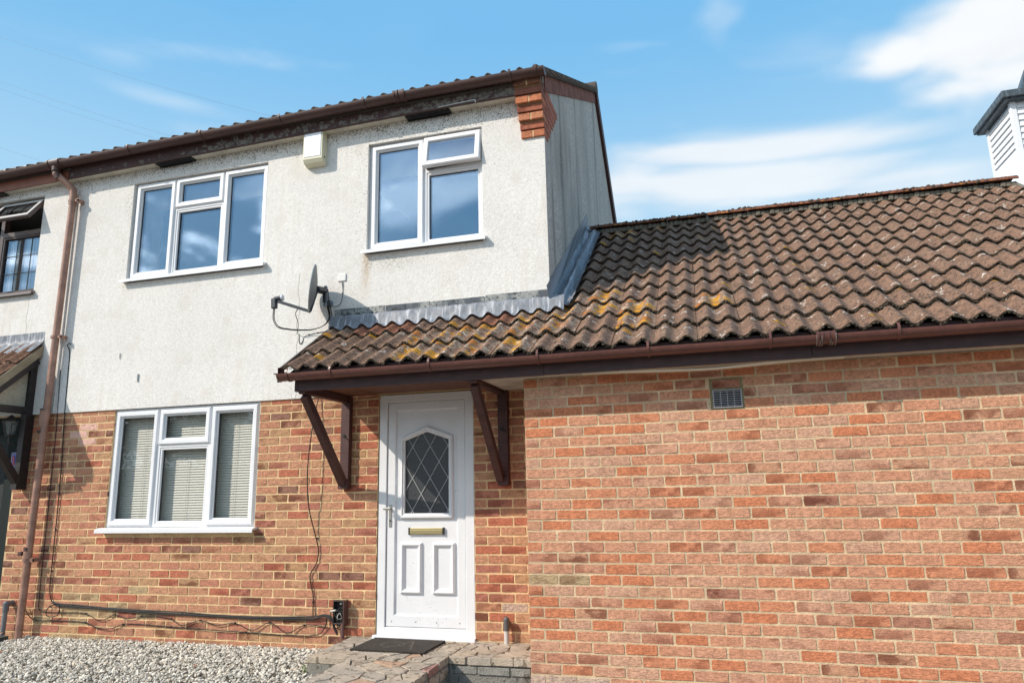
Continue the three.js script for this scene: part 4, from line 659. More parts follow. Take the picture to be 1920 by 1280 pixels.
// ------------------------------------------------------------------ the house next door, as far as it shows
{
  const n = thing('terraced_house', 'adjoining rendered house at the left edge with brown leaded window', 'house');
  const NX0 = -6.2, NW = { x0: -5.28, x1: -4.178, y0: 3.40, y1: 4.56, z: -0.045 }, ND = { x0: -5.1, x1: -4.18, y0: -0.02, y1: 2.06 };
  const w = part('brick_wall', ext(rect(NX0, PARTY - 0.001, -0.3, SPLIT), [rc(ND)], -0.27, -0.005), M.mortar, n);
  layBricks(w, NX0, PARTY - 0.004, -0.225, SPLIT - 0.006, 0, 0, [hole(ND)], houseBricks, hW, ([p, q]) => q > -4.4);
  part('rendered_wall', ext(rect(NX0, PARTY, SPLIT, 4.98), [rect(NW.x0, NW.x1, NW.y0, NW.y1)], -0.25, 0.028), M.stucco, n);
  part('end_wall', merge([bx(NX0, NX0 + 0.2, -0.3, 5, -8, -0.28, 0), bx(NX0 + 0.2, PARTY - 0.01, -0.3, 2.84, -8, -7.8, 0)]), M.gable, n);
  const deck = new THREE.ExtrudeGeometry(shapeOf([[-0.14, 4.845], [3.5, 6.81], [8.1, 2.83], [8.1, 2.75], [3.5, 6.76], [-0.14, 4.815]]), { depth: PARTY - NX0, bevelEnabled: false }); deck.rotateY(Math.PI / 2); deck.translate(NX0, -0.07, 0);
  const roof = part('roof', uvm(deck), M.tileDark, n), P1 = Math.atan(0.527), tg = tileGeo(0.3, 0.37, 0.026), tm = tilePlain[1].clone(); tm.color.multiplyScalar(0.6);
  for (let X = GX + 0.055 - 0.3 * 18; X > NX0; X -= 0.3) for (let row = 0; row < 2; row++) { const o = part('roof_tile', tg, [tm, M.tileEdge], roof), s = row * 0.33; o.rotation.x = P1; o.position.set(X, 4.985 + eY(X + 0.15) + s * Math.sin(P1) + 0.37 * Math.sin(P1) - 0.106, 0.19 - (s + 0.37) * Math.cos(P1)); }
  part('fascia', sloped(slicedBox(NX0, PARTY - 0.045, 4.725, 4.93, 0.105, 0.127, 8)), M.orangeFascia, n, 'orange-brown fascia board');
  [[NX0, -4.98], [-4.72, PARTY - 0.002]].forEach(([a, b]) => part('soffit', sloped(slicedBox(a, b, 4.732, 4.745, 0.028, 0.104, 4)), M.soffitWhite, n));
  part('dark_gap_panel', sloped(bx(-4.98, -4.72, 4.712, 4.72, 0.028, 0.104, 0)), M.black, n);  // black sheet in place of the dark where a soffit piece is gone
  const g = part('gutter', sloped(gutterGeo(NX0, PARTY - 0.022, UG.y, UG.z, UG.r, 10)), M.gutterOld, n);
  part('gutter_outlet', sloped(merge([ring(-3.93, UG.y, UG.z, UG.r, 0.02, -0.2, Math.PI + 0.3, 0.010), ring(-3.79, UG.y, UG.z, UG.r, 0.02, -0.2, Math.PI + 0.3, 0.010), ring(-3.86, UG.y, UG.z, UG.r, 0.15, -0.2, Math.PI + 0.3, 0.004), rod([-3.86, 4.86, UG.z], [-3.86, 4.80, UG.z], 0.047, 14, 0.045)].map((q) => { if (!q.attributes.uv) q = uvm(q); return q; }))), M.gutterOld, g);
  // brown window: fixed lower pane, tilted top light, side casement swung out
  NW.cells = [[-4.83, -4.20, 3.462, 4.165, 'fixed'], [-4.83, -4.20, 4.19, 4.54, 'open'], [-5.26, -4.85, 3.462, 4.54, 'open']];
  const br = mat([0.075, 0.052, 0.048], 0.4), nwin = makeWindow(n, NW, 'brown framed window with leaded panes, two lights open', { frame: br, sill: mat([0.20, 0.17, 0.16], 0.5), sillZ: 0.05, sillOver: 0.02 });
  const leads = []; for (const x of [-4.62, -4.41]) leads.push(rod([x, 3.5, NW.z - 0.028], [x, 4.13, NW.z - 0.028], 0.004, 5)); for (const y of [3.71, 3.92]) leads.push(rod([-4.79, y, NW.z - 0.028], [-4.24, y, NW.z - 0.028], 0.004, 5));
  part('leading', merge(leads), M.seal, nwin);
  const inner = mat([0.62, 0.60, 0.58], 0.35);
  const h = part('open_sash', ext(rect(0, 0.61, -0.33, 0), [rect(0.05, 0.56, -0.28, -0.05)], -0.02, 0.016, 0.006), br, nwin, 'top light tilted far out'); h.position.set(-4.82, 4.535, NW.z + 0.02); h.rotation.x = -0.62;
  const hin = part('sash_face', ext(rect(0.012, 0.598, -0.318, -0.012), [rect(0.05, 0.56, -0.28, -0.05)], 0.0155, 0.019, 0.002), inner, nwin); hin.position.copy(h.position); hin.rotation.copy(h.rotation);
  const hp = part('pane', bx(0.05, 0.56, -0.28, -0.05, -0.004, 0, 0), M.glass, nwin); hp.position.copy(h.position); hp.rotation.copy(h.rotation);
  const hl = part('leading', merge([0.22, 0.39].map((x) => rod([x, -0.28, 0.004], [x, -0.05, 0.004], 0.004, 5))), M.seal, nwin); hl.position.copy(h.position); hl.rotation.copy(h.rotation);
  const cs = part('casement', ext(rect(0, 0.40, 0, 1.07), [rect(0.05, 0.35, 0.05, 1.02)], -0.025, 0.02, 0.006), br, nwin, 'side casement standing open'); cs.position.set(-5.25, 3.468, NW.z + 0.03); cs.rotation.y = -1.12;
  const ci = part('sash_edge', bx(0.375, 0.403, 0.02, 1.05, -0.03, -0.02, 0.002), inner, nwin); ci.position.copy(cs.position); ci.rotation.copy(cs.rotation);
  part('stay', merge([tube([[-4.98, 3.86, 0.17], [-4.93, 3.84, 0.2], [-4.92, 3.80, 0.2]], 0.007), bx(-4.96, -4.93, 3.76, 3.79, 0.18, 0.2, 0.004)].map((q) => uvm(q))), mat([0.6, 0.5, 0.3], 0.4, { metalness: 0.6 }), nwin);
  const cg = new THREE.PlaneGeometry(0.62, 0.75, 60, 1); cg.translate(-4.50, 3.82, -0.16); { const p = cg.attributes.position; for (let i = 0; i < p.count; i++) p.setZ(i, p.getZ(i) + 0.02 * Math.sin(p.getX(i) * 46)); cg.computeVertexNormals(); } part('curtain', cg, M.curtain, nwin);
  room(n, -5.8, -4.0, 2.4, 4.66, -3.2, -0.255);
  // porch canopy over the neighbour's door
  const X1 = -3.955, zf = 0.62, cyw = 2.86, csl = 0.93;
  const can = new THREE.ExtrudeGeometry(shapeOf([[-0.03, cyw - 0.10], [-zf, cyw - 0.10 - csl * (zf - 0.03)], [-zf, cyw - 0.055 - csl * (zf - 0.03)], [-0.03, cyw - 0.055]]), { depth: 1.7, bevelEnabled: false }); can.rotateY(Math.PI / 2); can.translate(X1 - 1.70, 0, 0);
  const cn = part('canopy', uvm(can), M.tileDark, n, 'small tiled canopy over the neighbouring door'), PC = Math.atan(csl);
  const ct = tileGeo(0.3, 0.36, 0.022), ctm = tilePlain[3].clone(); ctm.color.setRGB(0.72, 0.60, 0.52);
  for (let k = 0; k < 5; k++) for (let row = 0; row < 2; row++) { const o = part('roof_tile', ct, [ctm, M.tileDark], cn), s = 0.30 + row * 0.33, z0 = 0.04 + (s - 0.30) * Math.cos(PC); o.rotation.x = PC; o.position.set(X1 - 0.3 * (k + 1), cyw - 0.045 - csl * (z0 - 0.03), z0); }
  part('verge_board', (() => { const g = new THREE.ExtrudeGeometry(shapeOf([[-0.03, cyw - 0.155], [-zf - 0.02, cyw - 0.155 - csl * (zf - 0.01)], [-zf - 0.02, cyw - 0.05 - csl * (zf - 0.01)], [-0.03, cyw - 0.05]]), { depth: 0.02, bevelEnabled: false }); g.rotateY(Math.PI / 2); g.translate(X1, 0, 0); return uvm(g); })(), mat([0.42, 0.36, 0.26], 0.9, { map: mortarTex }), cn, 'weathered cream verge strip');
  const lg = new THREE.PlaneGeometry(1.72, 0.22, 40, 8); { const p = lg.attributes.position; for (let i = 0; i < p.count; i++) { const t = 0.5 - p.getY(i) / 0.22, x = p.getX(i) + X1 - 0.85; const z = 0.032 + (t > 0.45 ? (t - 0.45) * 0.26 : 0); p.setXYZ(i, x, t < 0.45 ? cyw + 0.10 - t * 0.25 : cyw - 0.012 - csl * (z - 0.032) + 0.6 * wave(x - X1), z + 0.003 * Math.sin(x * 50 + t * 9)); } lg.computeVertexNormals(); }
  const lm = M.lead.clone(); lm.side = THREE.DoubleSide; part('lead_flashing', uvm(lg), lm, cn, 'wavy grey lead flashing');
  const xb = -4.02;
  part('rafter', beam([xb + 0.03, cyw - 0.21, 0.05], [xb + 0.03, cyw - 0.21 - csl * (zf - 0.05), zf], 0.06, 0.085), M.blackWood, cn);
  part('wall_post', bx(xb - 0.036, xb + 0.036, 1.305, 2.78, 0.004, 0.10, 0.004), M.blackWood, cn);
  part('tie_beam', beam([xb, 2.11, 0.1], [xb, 2.11, zf], 0.075, 0.07), M.blackWood, cn);
  part('strut', beam([xb, 1.375, 0.09], [xb, 2.02, zf - 0.05], 0.065, 0.07), M.blackWood, cn);
  part('foot', bx(xb - 0.04, xb + 0.04, 1.30, 1.37, 0.006, 0.12, 0.005), M.blackWood, cn);
  const tri = new THREE.ExtrudeGeometry(shapeOf([[-0.10, 2.145], [-zf + 0.06, 2.145], [-zf + 0.06, cyw - 0.25 - csl * (zf - 0.09)], [-0.10, cyw - 0.31]]), { depth: 0.02, bevelEnabled: false }); tri.rotateY(Math.PI / 2); tri.translate(xb - 0.02, 0, 0); part('infill_panel', uvm(tri), mat([0.62, 0.58, 0.48], 0.9, { map: mortarTex, bumpMap: stuccoBump, bumpScale: 0.004 }), cn, 'cream roughcast infill panel');
  const dr = part('front_door', ext(rect(ND.x0, ND.x1, 0, 2.055), [rect(ND.x0 + 0.16, ND.x1 - 0.16, 1.1, 1.9)], -0.09, -0.03, 0.006), mat([0.004, 0.011, 0.010], 0.9), n, 'dark green front door of the neighbouring house');
  part('pane', bx(ND.x0 + 0.15, ND.x1 - 0.15, 1.09, 1.91, -0.075, -0.07, 0), mat([0.012, 0.016, 0.016], 0.7, { bumpMap: stuccoBump, bumpScale: 0.004 }), dr);
  part('door_frame', ext(rect(ND.x0 - 0.001, ND.x1 + 0.001, 0, 2.062), [rect(ND.x0 + 0.05, ND.x1 - 0.05, 0.03, 2.0)], -0.12, -0.01, 0), mat([0.004, 0.012, 0.011], 0.9), dr);
}

// ------------------------------------------------------------------ things fixed to the walls
const tag = (o, label, category, group) => { o.userData.label = label; o.userData.category = category; if (group) o.userData.group = group; return o; };
{ // rainwater pipe
  const t = thing('downpipe', 'brown plastic rainwater downpipe between the two houses, with an offset at its top', 'downpipe', [-3.765, -0.16, 0.09]);
  const o = [3.765, 0.16, -0.09], q = (x, y, z) => [x + o[0], y + o[1], z + o[2]];
  part('pipe', uvm(rod(q(-3.765, -0.15, 0.088), q(-3.700, 4.44, 0.085), 0.034, 18)), M.pipe, t);
  part('offset', uvm(merge([rod(q(-3.852, 4.70, 0.184), q(-3.715, 4.545, 0.095), 0.0345, 16), rod(q(-3.735, 4.567, 0.108), q(-3.71, 4.53, 0.09), 0.0385, 16), new THREE.SphereGeometry(0.0375, 16, 12).translate(...q(-3.708, 4.527, 0.089)), rod(q(-3.708, 4.53, 0.089), q(-3.70, 4.43, 0.085), 0.0375, 16), new THREE.SphereGeometry(0.041, 16, 12).translate(...q(-3.858, 4.705, 0.187))])), M.pipe, t);
  part('elbow', uvm(merge([rod(q(-3.86, 4.83, 0.195), q(-3.86, 4.70, 0.186), 0.041, 16, 0.041), rod(q(-3.86, 4.715, 0.186), q(-3.835, 4.655, 0.170), 0.042, 16)])), M.gutterOld, t);
  part('socket', uvm(merge([rod(q(-3.702, 4.36, 0.085), q(-3.700, 4.475, 0.085), 0.039, 18), rod(q(-3.762, 1.94, 0.088), q(-3.760, 2.10, 0.088), 0.0385, 18), rod(q(-3.765, 0.60, 0.088), q(-3.764, 0.70, 0.088), 0.0385, 18)])), M.pipe, t);
  for (const [x, y] of [[-3.702, 4.40], [-3.733, 2.872], [-3.765, 0.612]]) part('pipe_clip', uvm(merge([rod(q(x, y - 0.014, 0.086), q(x, y + 0.014, 0.086), 0.0425, 18), bx(x + o[0] + 0.03, x + o[0] + 0.085, y + o[1] - 0.013, y + o[1] + 0.013, 0.08 + o[2], 0.10 + o[2], 0.003), bx(x + o[0] + 0.06, x + o[0] + 0.085, y + o[1] - 0.02, y + o[1] + 0.02, 0.005 + o[2], 0.10 + o[2], 0.003)])), M.pipe, t);
  part('joint_band', uvm(merge([rod(q(-3.765, 1.865, 0.088), q(-3.765, 1.895, 0.088), 0.040, 18), rod(q(-3.759, 2.105, 0.088), q(-3.759, 2.115, 0.088), 0.040, 18), rod(q(-3.765, 0.70, 0.088), q(-3.765, 0.735, 0.088), 0.0405, 18), bx(o[0] - 3.845, o[0] - 3.80, o[1] + 0.655, o[1] + 0.695, o[2] + 0.09, o[2] + 0.13, 0.003)])), M.gutterOld, t);
}
{ // alarm box
  const t = thing('alarm_box', 'white and cream burglar alarm box high on the rendered wall', 'alarm box', [-0.715, 4.38, 0.013]);
  const cream = mat([0.66, 0.63, 0.46], 0.45), s = [[0, 0.10], [0, 0.345], [0.085, 0.345], [0.095, 0.335], [0.095, 0.055], [0.075, 0.02], [0.02, 0.0], [0, 0.0]];
  const g = new THREE.ExtrudeGeometry(shapeOf(s.map(([z, y]) => [-z, y])), { depth: 0.205, bevelEnabled: true, bevelSize: 0.004, bevelThickness: 0.004, bevelOffset: -0.004, bevelSegments: 2 }); g.rotateY(Math.PI / 2); g.translate(-0.102, 0, 0);
  part('case', uvm(g), cream, t); part('cover', bx(-0.094, 0.092, 0.075, 0.338, 0.09, 0.1, 0.004), mat([0.86, 0.87, 0.92], 0.35), t);
  part('lamp', new THREE.CylinderGeometry(0.009, 0.009, 0.006, 10).rotateZ(Math.PI / 2).translate(0.107, 0.075, 0.05), M.black, t);
}
{ // satellite dish, seen almost edge-on
  const t = thing('satellite_dish', 'grey satellite dish seen edge-on, its arm reaching left, above the porch roof', 'satellite dish', [-0.585, 2.95, 0.013]);
  const o = t.position, grey = mat([0.19, 0.205, 0.21], 0.55, { side: THREE.DoubleSide }), rim = mat([0.30, 0.34, 0.35], 0.5);
  const n = new THREE.Vector3(-0.86, 0.11, 0.47).normalize(), C = new THREE.Vector3(-0.545, 3.035, 0.29).sub(o), up = new THREE.Vector3(0, 1, 0), sx = new THREE.Vector3().crossVectors(up, n).normalize(), sy = new THREE.Vector3().crossVectors(n, sx);
  const R = 0.215, W = 0.27, pos = [], P = (r, a, off) => { const q = C.clone().addScaledVector(sx, Math.cos(a) * r * W).addScaledVector(sy, Math.sin(a) * r * R).addScaledVector(n, 0.034 * (r * r - 1) + off); return [q.x, q.y, q.z]; };
  for (const [off, f] of [[0, 1], [-0.006, -1]]) for (let i = 0; i < 8; i++) for (let k = 0; k < 40; k++) { const r0 = i / 8, r1 = (i + 1) / 8, a0 = k / 40 * 2 * Math.PI, a1 = (k + 1) / 40 * 2 * Math.PI, a = P(r0, a0, off), b = P(r1, a0, off), c = P(r1, a1, off), d = P(r0, a1, off); f > 0 ? pos.push(...a, ...b, ...c, ...a, ...c, ...d) : pos.push(...a, ...c, ...b, ...a, ...d, ...c); }
  const dg = new THREE.BufferGeometry(); dg.setAttribute('position', new THREE.Float32BufferAttribute(pos, 3)); dg.computeVertexNormals(); part('dish', uvm(dg), grey, t);
  const rp = []; for (let k = 0; k < 40; k++) rp.push(P(1, k / 40 * 2 * Math.PI, -0.003)); part('rim', uvm(tube(rp, 0.0075, 2, 6, true)), rim, t);
  const L = (x, y, z) => [x - o.x, y - o.y, z - o.z];
  const back = P(0, 0, -0.01), low = P(1, -Math.PI / 2, -0.01);
  const head = L(-0.875, 2.935, 0.335);
  const dk = mat([0.035, 0.042, 0.052], 0.5);
  part('arm', merge([beam(low, head, 0.022, 0.028, [0, 0, 1], 0.003), beam(low, back, 0.03, 0.02, [0, 0, 1], 0.003)]), dk, t);
  const lnb = part('receiver_head', merge([beam(L(-0.905, 2.965, 0.34), L(-0.9, 2.865, 0.34), 0.045, 0.05, [0, 0, 1], 0.01), uvm(rod(L(-0.905, 2.955, 0.34), L(-0.85, 2.965, 0.33), 0.022, 14)), uvm(rod(L(-0.85, 2.962, 0.33), L(-0.835, 2.965, 0.328), 0.027, 16))]), dk, t); part('cap', uvm(rod(L(-0.838, 2.964, 0.329), L(-0.822, 2.967, 0.327), 0.028, 18)), mat([0.55, 0.60, 0.64], 0.4), lnb);
  part('mount', merge([beam(back, L(-0.49, 3.04, 0.16), 0.05, 0.05, [0, 0, 1], 0.004), beam(L(-0.49, 3.07, 0.16), L(-0.49, 2.93, 0.16), 0.035, 0.03, [0, 0, 1], 0.004)]), dk, t);
  part('mast', merge([uvm(rod(L(-0.49, 3.09, 0.15), L(-0.49, 2.90, 0.15), 0.016, 12)), uvm(rod(L(-0.49, 2.96, 0.15), L(-0.51, 2.955, 0.03), 0.017, 12)), uvm(rod(L(-0.515, 2.955, 0.03), L(-0.52, 2.955, 0.001), 0.02, 16, 0.05))]), mat([0.16, 0.19, 0.22], 0.45, { metalness: 0.4 }), t);
}
const cableThing = (name, label, pts, r, m = M.cable, clips = []) => { const o = new THREE.Vector3(...pts[0]), t = thing(name, label, 'cable', pts[0]); part('sheath', merge(r.map(([rad, dx, dy, wob]) => uvm(tube(pts.map(([x, y, z], i) => [x - o.x + dx + wob * Math.sin(i * 2.3 + dx * 300), y - o.y + dy + wob * Math.sin(i * 1.7 + dy * 400), z - o.z]), rad, 8, 6)))), m, t); for (const [x, y] of clips) part('clip', bx(x - o.x - 0.006, x - o.x + 0.006, y - o.y - 0.007, y - o.y + 0.007, -o.z + 0.001, -o.z + 0.018, 0.002), M.cable, t); return t; };
cableThing('cable', 'black cable hanging down the wall right of the downpipe, looped at its top', [[-3.585, 2.80, 0.004], [-3.60, 2.81, 0.03], [-3.622, 2.78, 0.03], [-3.60, 2.745, 0.018], [-3.585, 2.48, 0.016], [-3.575, 2.1, 0.014], [-3.545, 1.54, 0.012], [-3.532, 1.07, 0.012], [-3.528, 0.55, 0.012], [-3.515, 0.29, 0.012], [-3.47, 0.207, 0.012], [-3.40, 0.195, 0.012]], [[0.0055, 0, 0, 0]], M.cable, [[-3.59, 2.55], [-3.578, 2.07], [-3.552, 1.62], [-3.54, 1.25], [-3.532, 0.9], [-3.528, 0.5]]);
cableThing('cable', 'thin dark cable from a sealed hole beside the looped cable to the wall foot', [[-3.695, 2.55, 0.004], [-3.69, 2.53, 0.014], [-3.668, 1.93, 0.01], [-3.657, 1.12, 0.01], [-3.645, 0.25, 0.01], [-3.63, 0.135, 0.01], [-3.55, 0.12, 0.01], [-3.38, 0.117, 0.01], [-3.056, 0.115, 0.01], [-2.891, 0.062, 0.018], [-2.80, 0.075, 0.014], [-2.709, 0.114, 0.01], [-2.56, 0.083, 0.015], [-2.4, 0.108, 0.01], [-2.069, 0.093, 0.01], [-1.947, 0.042, 0.018], [-1.748, 0.088, 0.01], [-1.56, 0.055, 0.016], [-1.378, 0.075, 0.01], [-1.182, 0.024, 0.018], [-1.022, 0.09, 0.01], [-0.83, 0.012, 0.02], [-0.674, 0.078, 0.01], [-0.44, 0.07, 0.012]], [[0.0036, 0, 0, 0]], M.cable, [[-3.056, 0.115], [-2.709, 0.114], [-2.4, 0.108], [-2.069, 0.093], [-1.748, 0.088], [-1.378, 0.075], [-1.022, 0.09], [-0.674, 0.078]]);
cableThing('cable', 'bundle of black cables clipped level along the brick wall below the window', [[-3.47, 0.207, 0.012], [-3.40, 0.190, 0.014], [-3.20, 0.178, 0.014], [-2.95, 0.168, 0.014], [-2.808, 0.165, 0.014], [-2.4, 0.15, 0.014], [-2.0, 0.142, 0.014], [-1.608, 0.132, 0.014], [-1.1, 0.128, 0.014], [-0.70, 0.135, 0.014], [-0.56, 0.142, 0.02], [-0.47, 0.165, 0.03], [-0.40, 0.15, 0.035], [-0.365, 0.07, 0.03], [-0.34, 0.02, 0.03]], [[0.0066, 0, 0, 0.001], [0.0060, 0, 0.011, 0.003], [0.0052, 0, -0.010, 0.004]], M.cable, [[-3.1, 0.175], [-2.75, 0.163], [-2.35, 0.15], [-1.95, 0.142], [-1.55, 0.133], [-1.15, 0.13], [-0.8, 0.135]]);
cableThing('cable', 'lowest sagging cable along the foot of the brick wall', [[-3.79, 0.17, 0.03], [-3.767, 0.12, 0.03], [-3.69, 0.046, 0.014], [-3.468, 0.041, 0.01], [-3.045, 0.033, 0.01], [-2.93, 0.0, 0.016], [-2.787, -0.016, 0.018], [-2.70, 0.0, 0.016], [-2.606, 0.031, 0.01], [-2.063, 0.024, 0.01], [-1.6, 0.01, 0.012], [-1.262, 0.002, 0.01], [-0.85, -0.008, 0.012], [-0.60, -0.004, 0.012], [-0.515, 0.015, 0.012], [-0.456, 0.093, 0.02], [-0.45, 0.14, 0.025]], [[0.0042, 0, 0, 0]], M.cable, [[-3.468, 0.041], [-3.045, 0.033], [-2.606, 0.031], [-2.063, 0.024], [-1.262, 0.002]]);
cableThing('cable', 'slack black cable hanging from the porch bracket past the door to the cable bundle', [[-0.60, 2.10, 0.01], [-0.613, 2.0, 0.03], [-0.632, 1.75, 0.07], [-0.65, 1.45, 0.085], [-0.648, 1.2, 0.075], [-0.635, 1.036, 0.05], [-0.590, 0.84, 0.02], [-0.556, 0.70, 0.012], [-0.572, 0.60, 0.012], [-0.629, 0.50, 0.014], [-0.620, 0.42, 0.013], [-0.595, 0.33, 0.012], [-0.592, 0.22, 0.012], [-0.584, 0.15, 0.02]], [[0.0052, 0, 0, 0]], M.cable, [[-0.578, 0.81], [-0.594, 0.27]]);
cableThing('cable', 'looped cable with grey stubs at the left end of the cable bundle', [[-3.50, 0.175, 0.01], [-3.52, 0.13, 0.03], [-3.50, 0.09, 0.035], [-3.44, 0.08, 0.03], [-3.38, 0.10, 0.02], [-3.375, 0.18, 0.02], [-3.42, 0.20, 0.02], [-3.48, 0.17, 0.02]], [[0.0045, 0, 0, 0]], M.cable, [[-3.38, 0.12], [-3.50, 0.17]]);
cableThing('cable', 'black cable looping from the dish head back to its mast', [[-0.905, 2.865, 0.345], [-0.905, 2.76, 0.34], [-0.88, 2.70, 0.31], [-0.83, 2.69, 0.22], [-0.76, 2.695, 0.13], [-0.66, 2.71, 0.06], [-0.55, 2.75, 0.05], [-0.50, 2.82, 0.06], [-0.49, 2.93, 0.13]], [[0.0042, 0, 0, 0], [0.0042, 0.012, 0.004, 0]], M.cable);
cableThing('cable', 'short black cable curving from the dish arm to the wall', [[-0.70, 2.865, 0.27], [-0.78, 2.84, 0.18], [-0.80, 2.77, 0.10], [-0.83, 2.71, 0.06], [-0.86, 2.69, 0.02]], [[0.0036, 0, 0, 0]], M.cable);
cableThing('cable', 'black cables running down from the dish mast behind the porch tiles', [[-0.485, 3.06, 0.14], [-0.485, 2.95, 0.12], [-0.49, 2.80, 0.05], [-0.50, 2.69, 0.03], [-0.505, 2.60, 0.02]], [[0.0052, 0, 0, 0], [0.0052, 0.014, 0.01, 0.004], [0.004, -0.012, 0, 0.003]], M.cable, [[-0.493, 2.76]]);
cableThing('cable', 'grey cable from a sealed wall hole right of the dish', [[-0.395, 3.19, 0.006], [-0.395, 3.16, 0.02], [-0.388, 3.08, 0.014], [-0.39, 3.02, 0.014], [-0.41, 2.95, 0.014], [-0.45, 2.925, 0.02], [-0.49, 2.93, 0.07]], [[0.0046, 0, 0, 0]], M.cableGrey, [[-0.390, 3.05]]);
cableThing('cable', 'short dark cable end hooked to the wall left of the porch tiles', [[-0.835, 2.69, 0.01], [-0.838, 2.62, 0.014], [-0.82, 2.592, 0.016], [-0.80, 2.61, 0.014], [-0.785, 2.655, 0.012], [-0.72, 2.675, 0.012], [-0.63, 2.685, 0.012], [-0.52, 2.69, 0.02]], [[0.0045, 0, 0, 0]], M.cable, [[-0.735, 2.675], [-0.64, 2.686]]);
{ // marks and putty on the render
  const white = mat([0.80, 0.79, 0.76], 0.9);
  const put = (x, y, w, h, label) => { const o = new THREE.Mesh(uvm(new RoundedBoxGeometry(w, h, 0.012, 2, 0.005).translate(0, 0, 0.006)), white); o.name = unique('wall_plate'); o.position.set(x, y, 0.012); scene.add(o); return tag(o, label, 'wall plate'); };
  put(-0.40, 3.205, 0.085, 0.075, 'cream sealing plate where the grey cable enters the render');
  const pl = (x, y, w, h, label) => { const o = new THREE.Mesh(uvm(rod([0, -h / 2, 0.012], [0, h / 2, 0.012], w / 2, 8)), mat([0.50, 0.50, 0.48], 0.8)); o.name = unique('wall_plug'); o.position.set(x, y, 0.008); scene.add(o); return tag(o, label, 'wall plug'); };
  pl(-2.68, 2.385, 0.016, 0.075, 'grey plug stub on the render, left of centre above the ground window'); pl(-2.93, 2.625, 0.008, 0.06, 'small pale plug stub on the render, above and left of the grey one');
}
{ // open cable box
  const t = thing('junction_box', 'small open black junction box with tangled wires left of the front door', 'junction box', [-0.315, 0.10, 0.004]);
  part('case', ext(rect(-0.062, 0.058, 0, 0.195), [rect(-0.054, 0.050, 0.012, 0.185)], 0, 0.045, 0.003), mat([0.035, 0.024, 0.022], 0.5), t); part('back', bx(-0.055, 0.051, 0.011, 0.186, 0.0, 0.006, 0), M.black, t);
  const br = mat([0.10, 0.05, 0.045], 0.5); part('lid', bx(0.050, 0.060, 0.0, 0.20, 0.0, 0.075, 0.003), br, t);
  part('pipe', uvm(rod([0.027, -0.11, 0.028], [0.027, 0.01, 0.028], 0.018, 14)), mat([0.15, 0.075, 0.068], 0.5), t);
  const loop = (cx, cy, cz, r, tilt) => { const p = []; for (let k = 0; k < 12; k++) { const a = k / 12 * 6.283; p.push([cx + Math.cos(a) * r, cy + Math.sin(a) * r * tilt, cz + Math.sin(a * 2) * 0.008]); } return uvm(tube(p, 0.0038, 4, 5, true)); };
  part('wires', merge([loop(0.005, 0.075, 0.05, 0.03, 1.2), loop(-0.02, 0.09, 0.045, 0.025, 1), loop(0.01, 0.12, 0.04, 0.02, 0.8), loop(-0.035, 0.0, 0.03, 0.03, 1.1), loop(0.0, -0.01, 0.03, 0.022, 1.3), uvm(tube([[-0.09, 0.11, 0.03], [-0.06, 0.12, 0.04], [-0.02, 0.11, 0.05], [0.0, 0.13, 0.045]], 0.005)), uvm(tube([[-0.09, 0.11, 0.03], [-0.085, 0.06, 0.03], [-0.05, 0.04, 0.04]], 0.004))]), M.cable, t);
  part('terminal', merge([loop(0.01, 0.07, 0.056, 0.02, 1.2), uvm(rod([-0.085, 0.105, 0.04], [-0.03, 0.115, 0.048], 0.010, 10)), uvm(rod([0.0, 0.165, 0.02], [0.02, 0.17, 0.035], 0.010, 8))]), mat([0.40, 0.39, 0.36], 0.45, { metalness: 0.3 }), t);
}
{ // waste pipes
  const a = thing('waste_pipe', 'short grey plastic waste pipe with a dark elbow beside the front door', 'pipe', [1.178, 0, 0.05]); part('pipe', uvm(rod([0, -0.02, 0], [0, 0.11, 0], 0.020, 16)), mat([0.55, 0.53, 0.50], 0.45), a); part('elbow', uvm(merge([rod([0, 0.10, 0], [0, 0.185, 0], 0.0245, 16), rod([0, 0.150, 0], [0.0, 0.150, -0.045], 0.022, 14), new THREE.SphereGeometry(0.0245, 14, 10).translate(0, 0.18, 0)])), mat([0.10, 0.10, 0.10], 0.5), a);
  const b = thing('waste_pipe', 'grey waste pipe with an elbow at the left foot of the neighbouring wall', 'pipe', [-3.985, -0.10, 0.07]); part('pipe', uvm(rod([-0.004, 0, 0], [0, 0.26, 0], 0.022, 16)), mat([0.20, 0.205, 0.205], 0.55), b); part('elbow', uvm(merge([rod([0, 0.22, 0], [0, 0.30, 0], 0.028, 16), rod([0, 0.29, 0], [0, 0.295, -0.065], 0.027, 14), new THREE.SphereGeometry(0.028, 14, 10).translate(0, 0.295, 0)])), mat([0.14, 0.15, 0.155], 0.55), b);
}
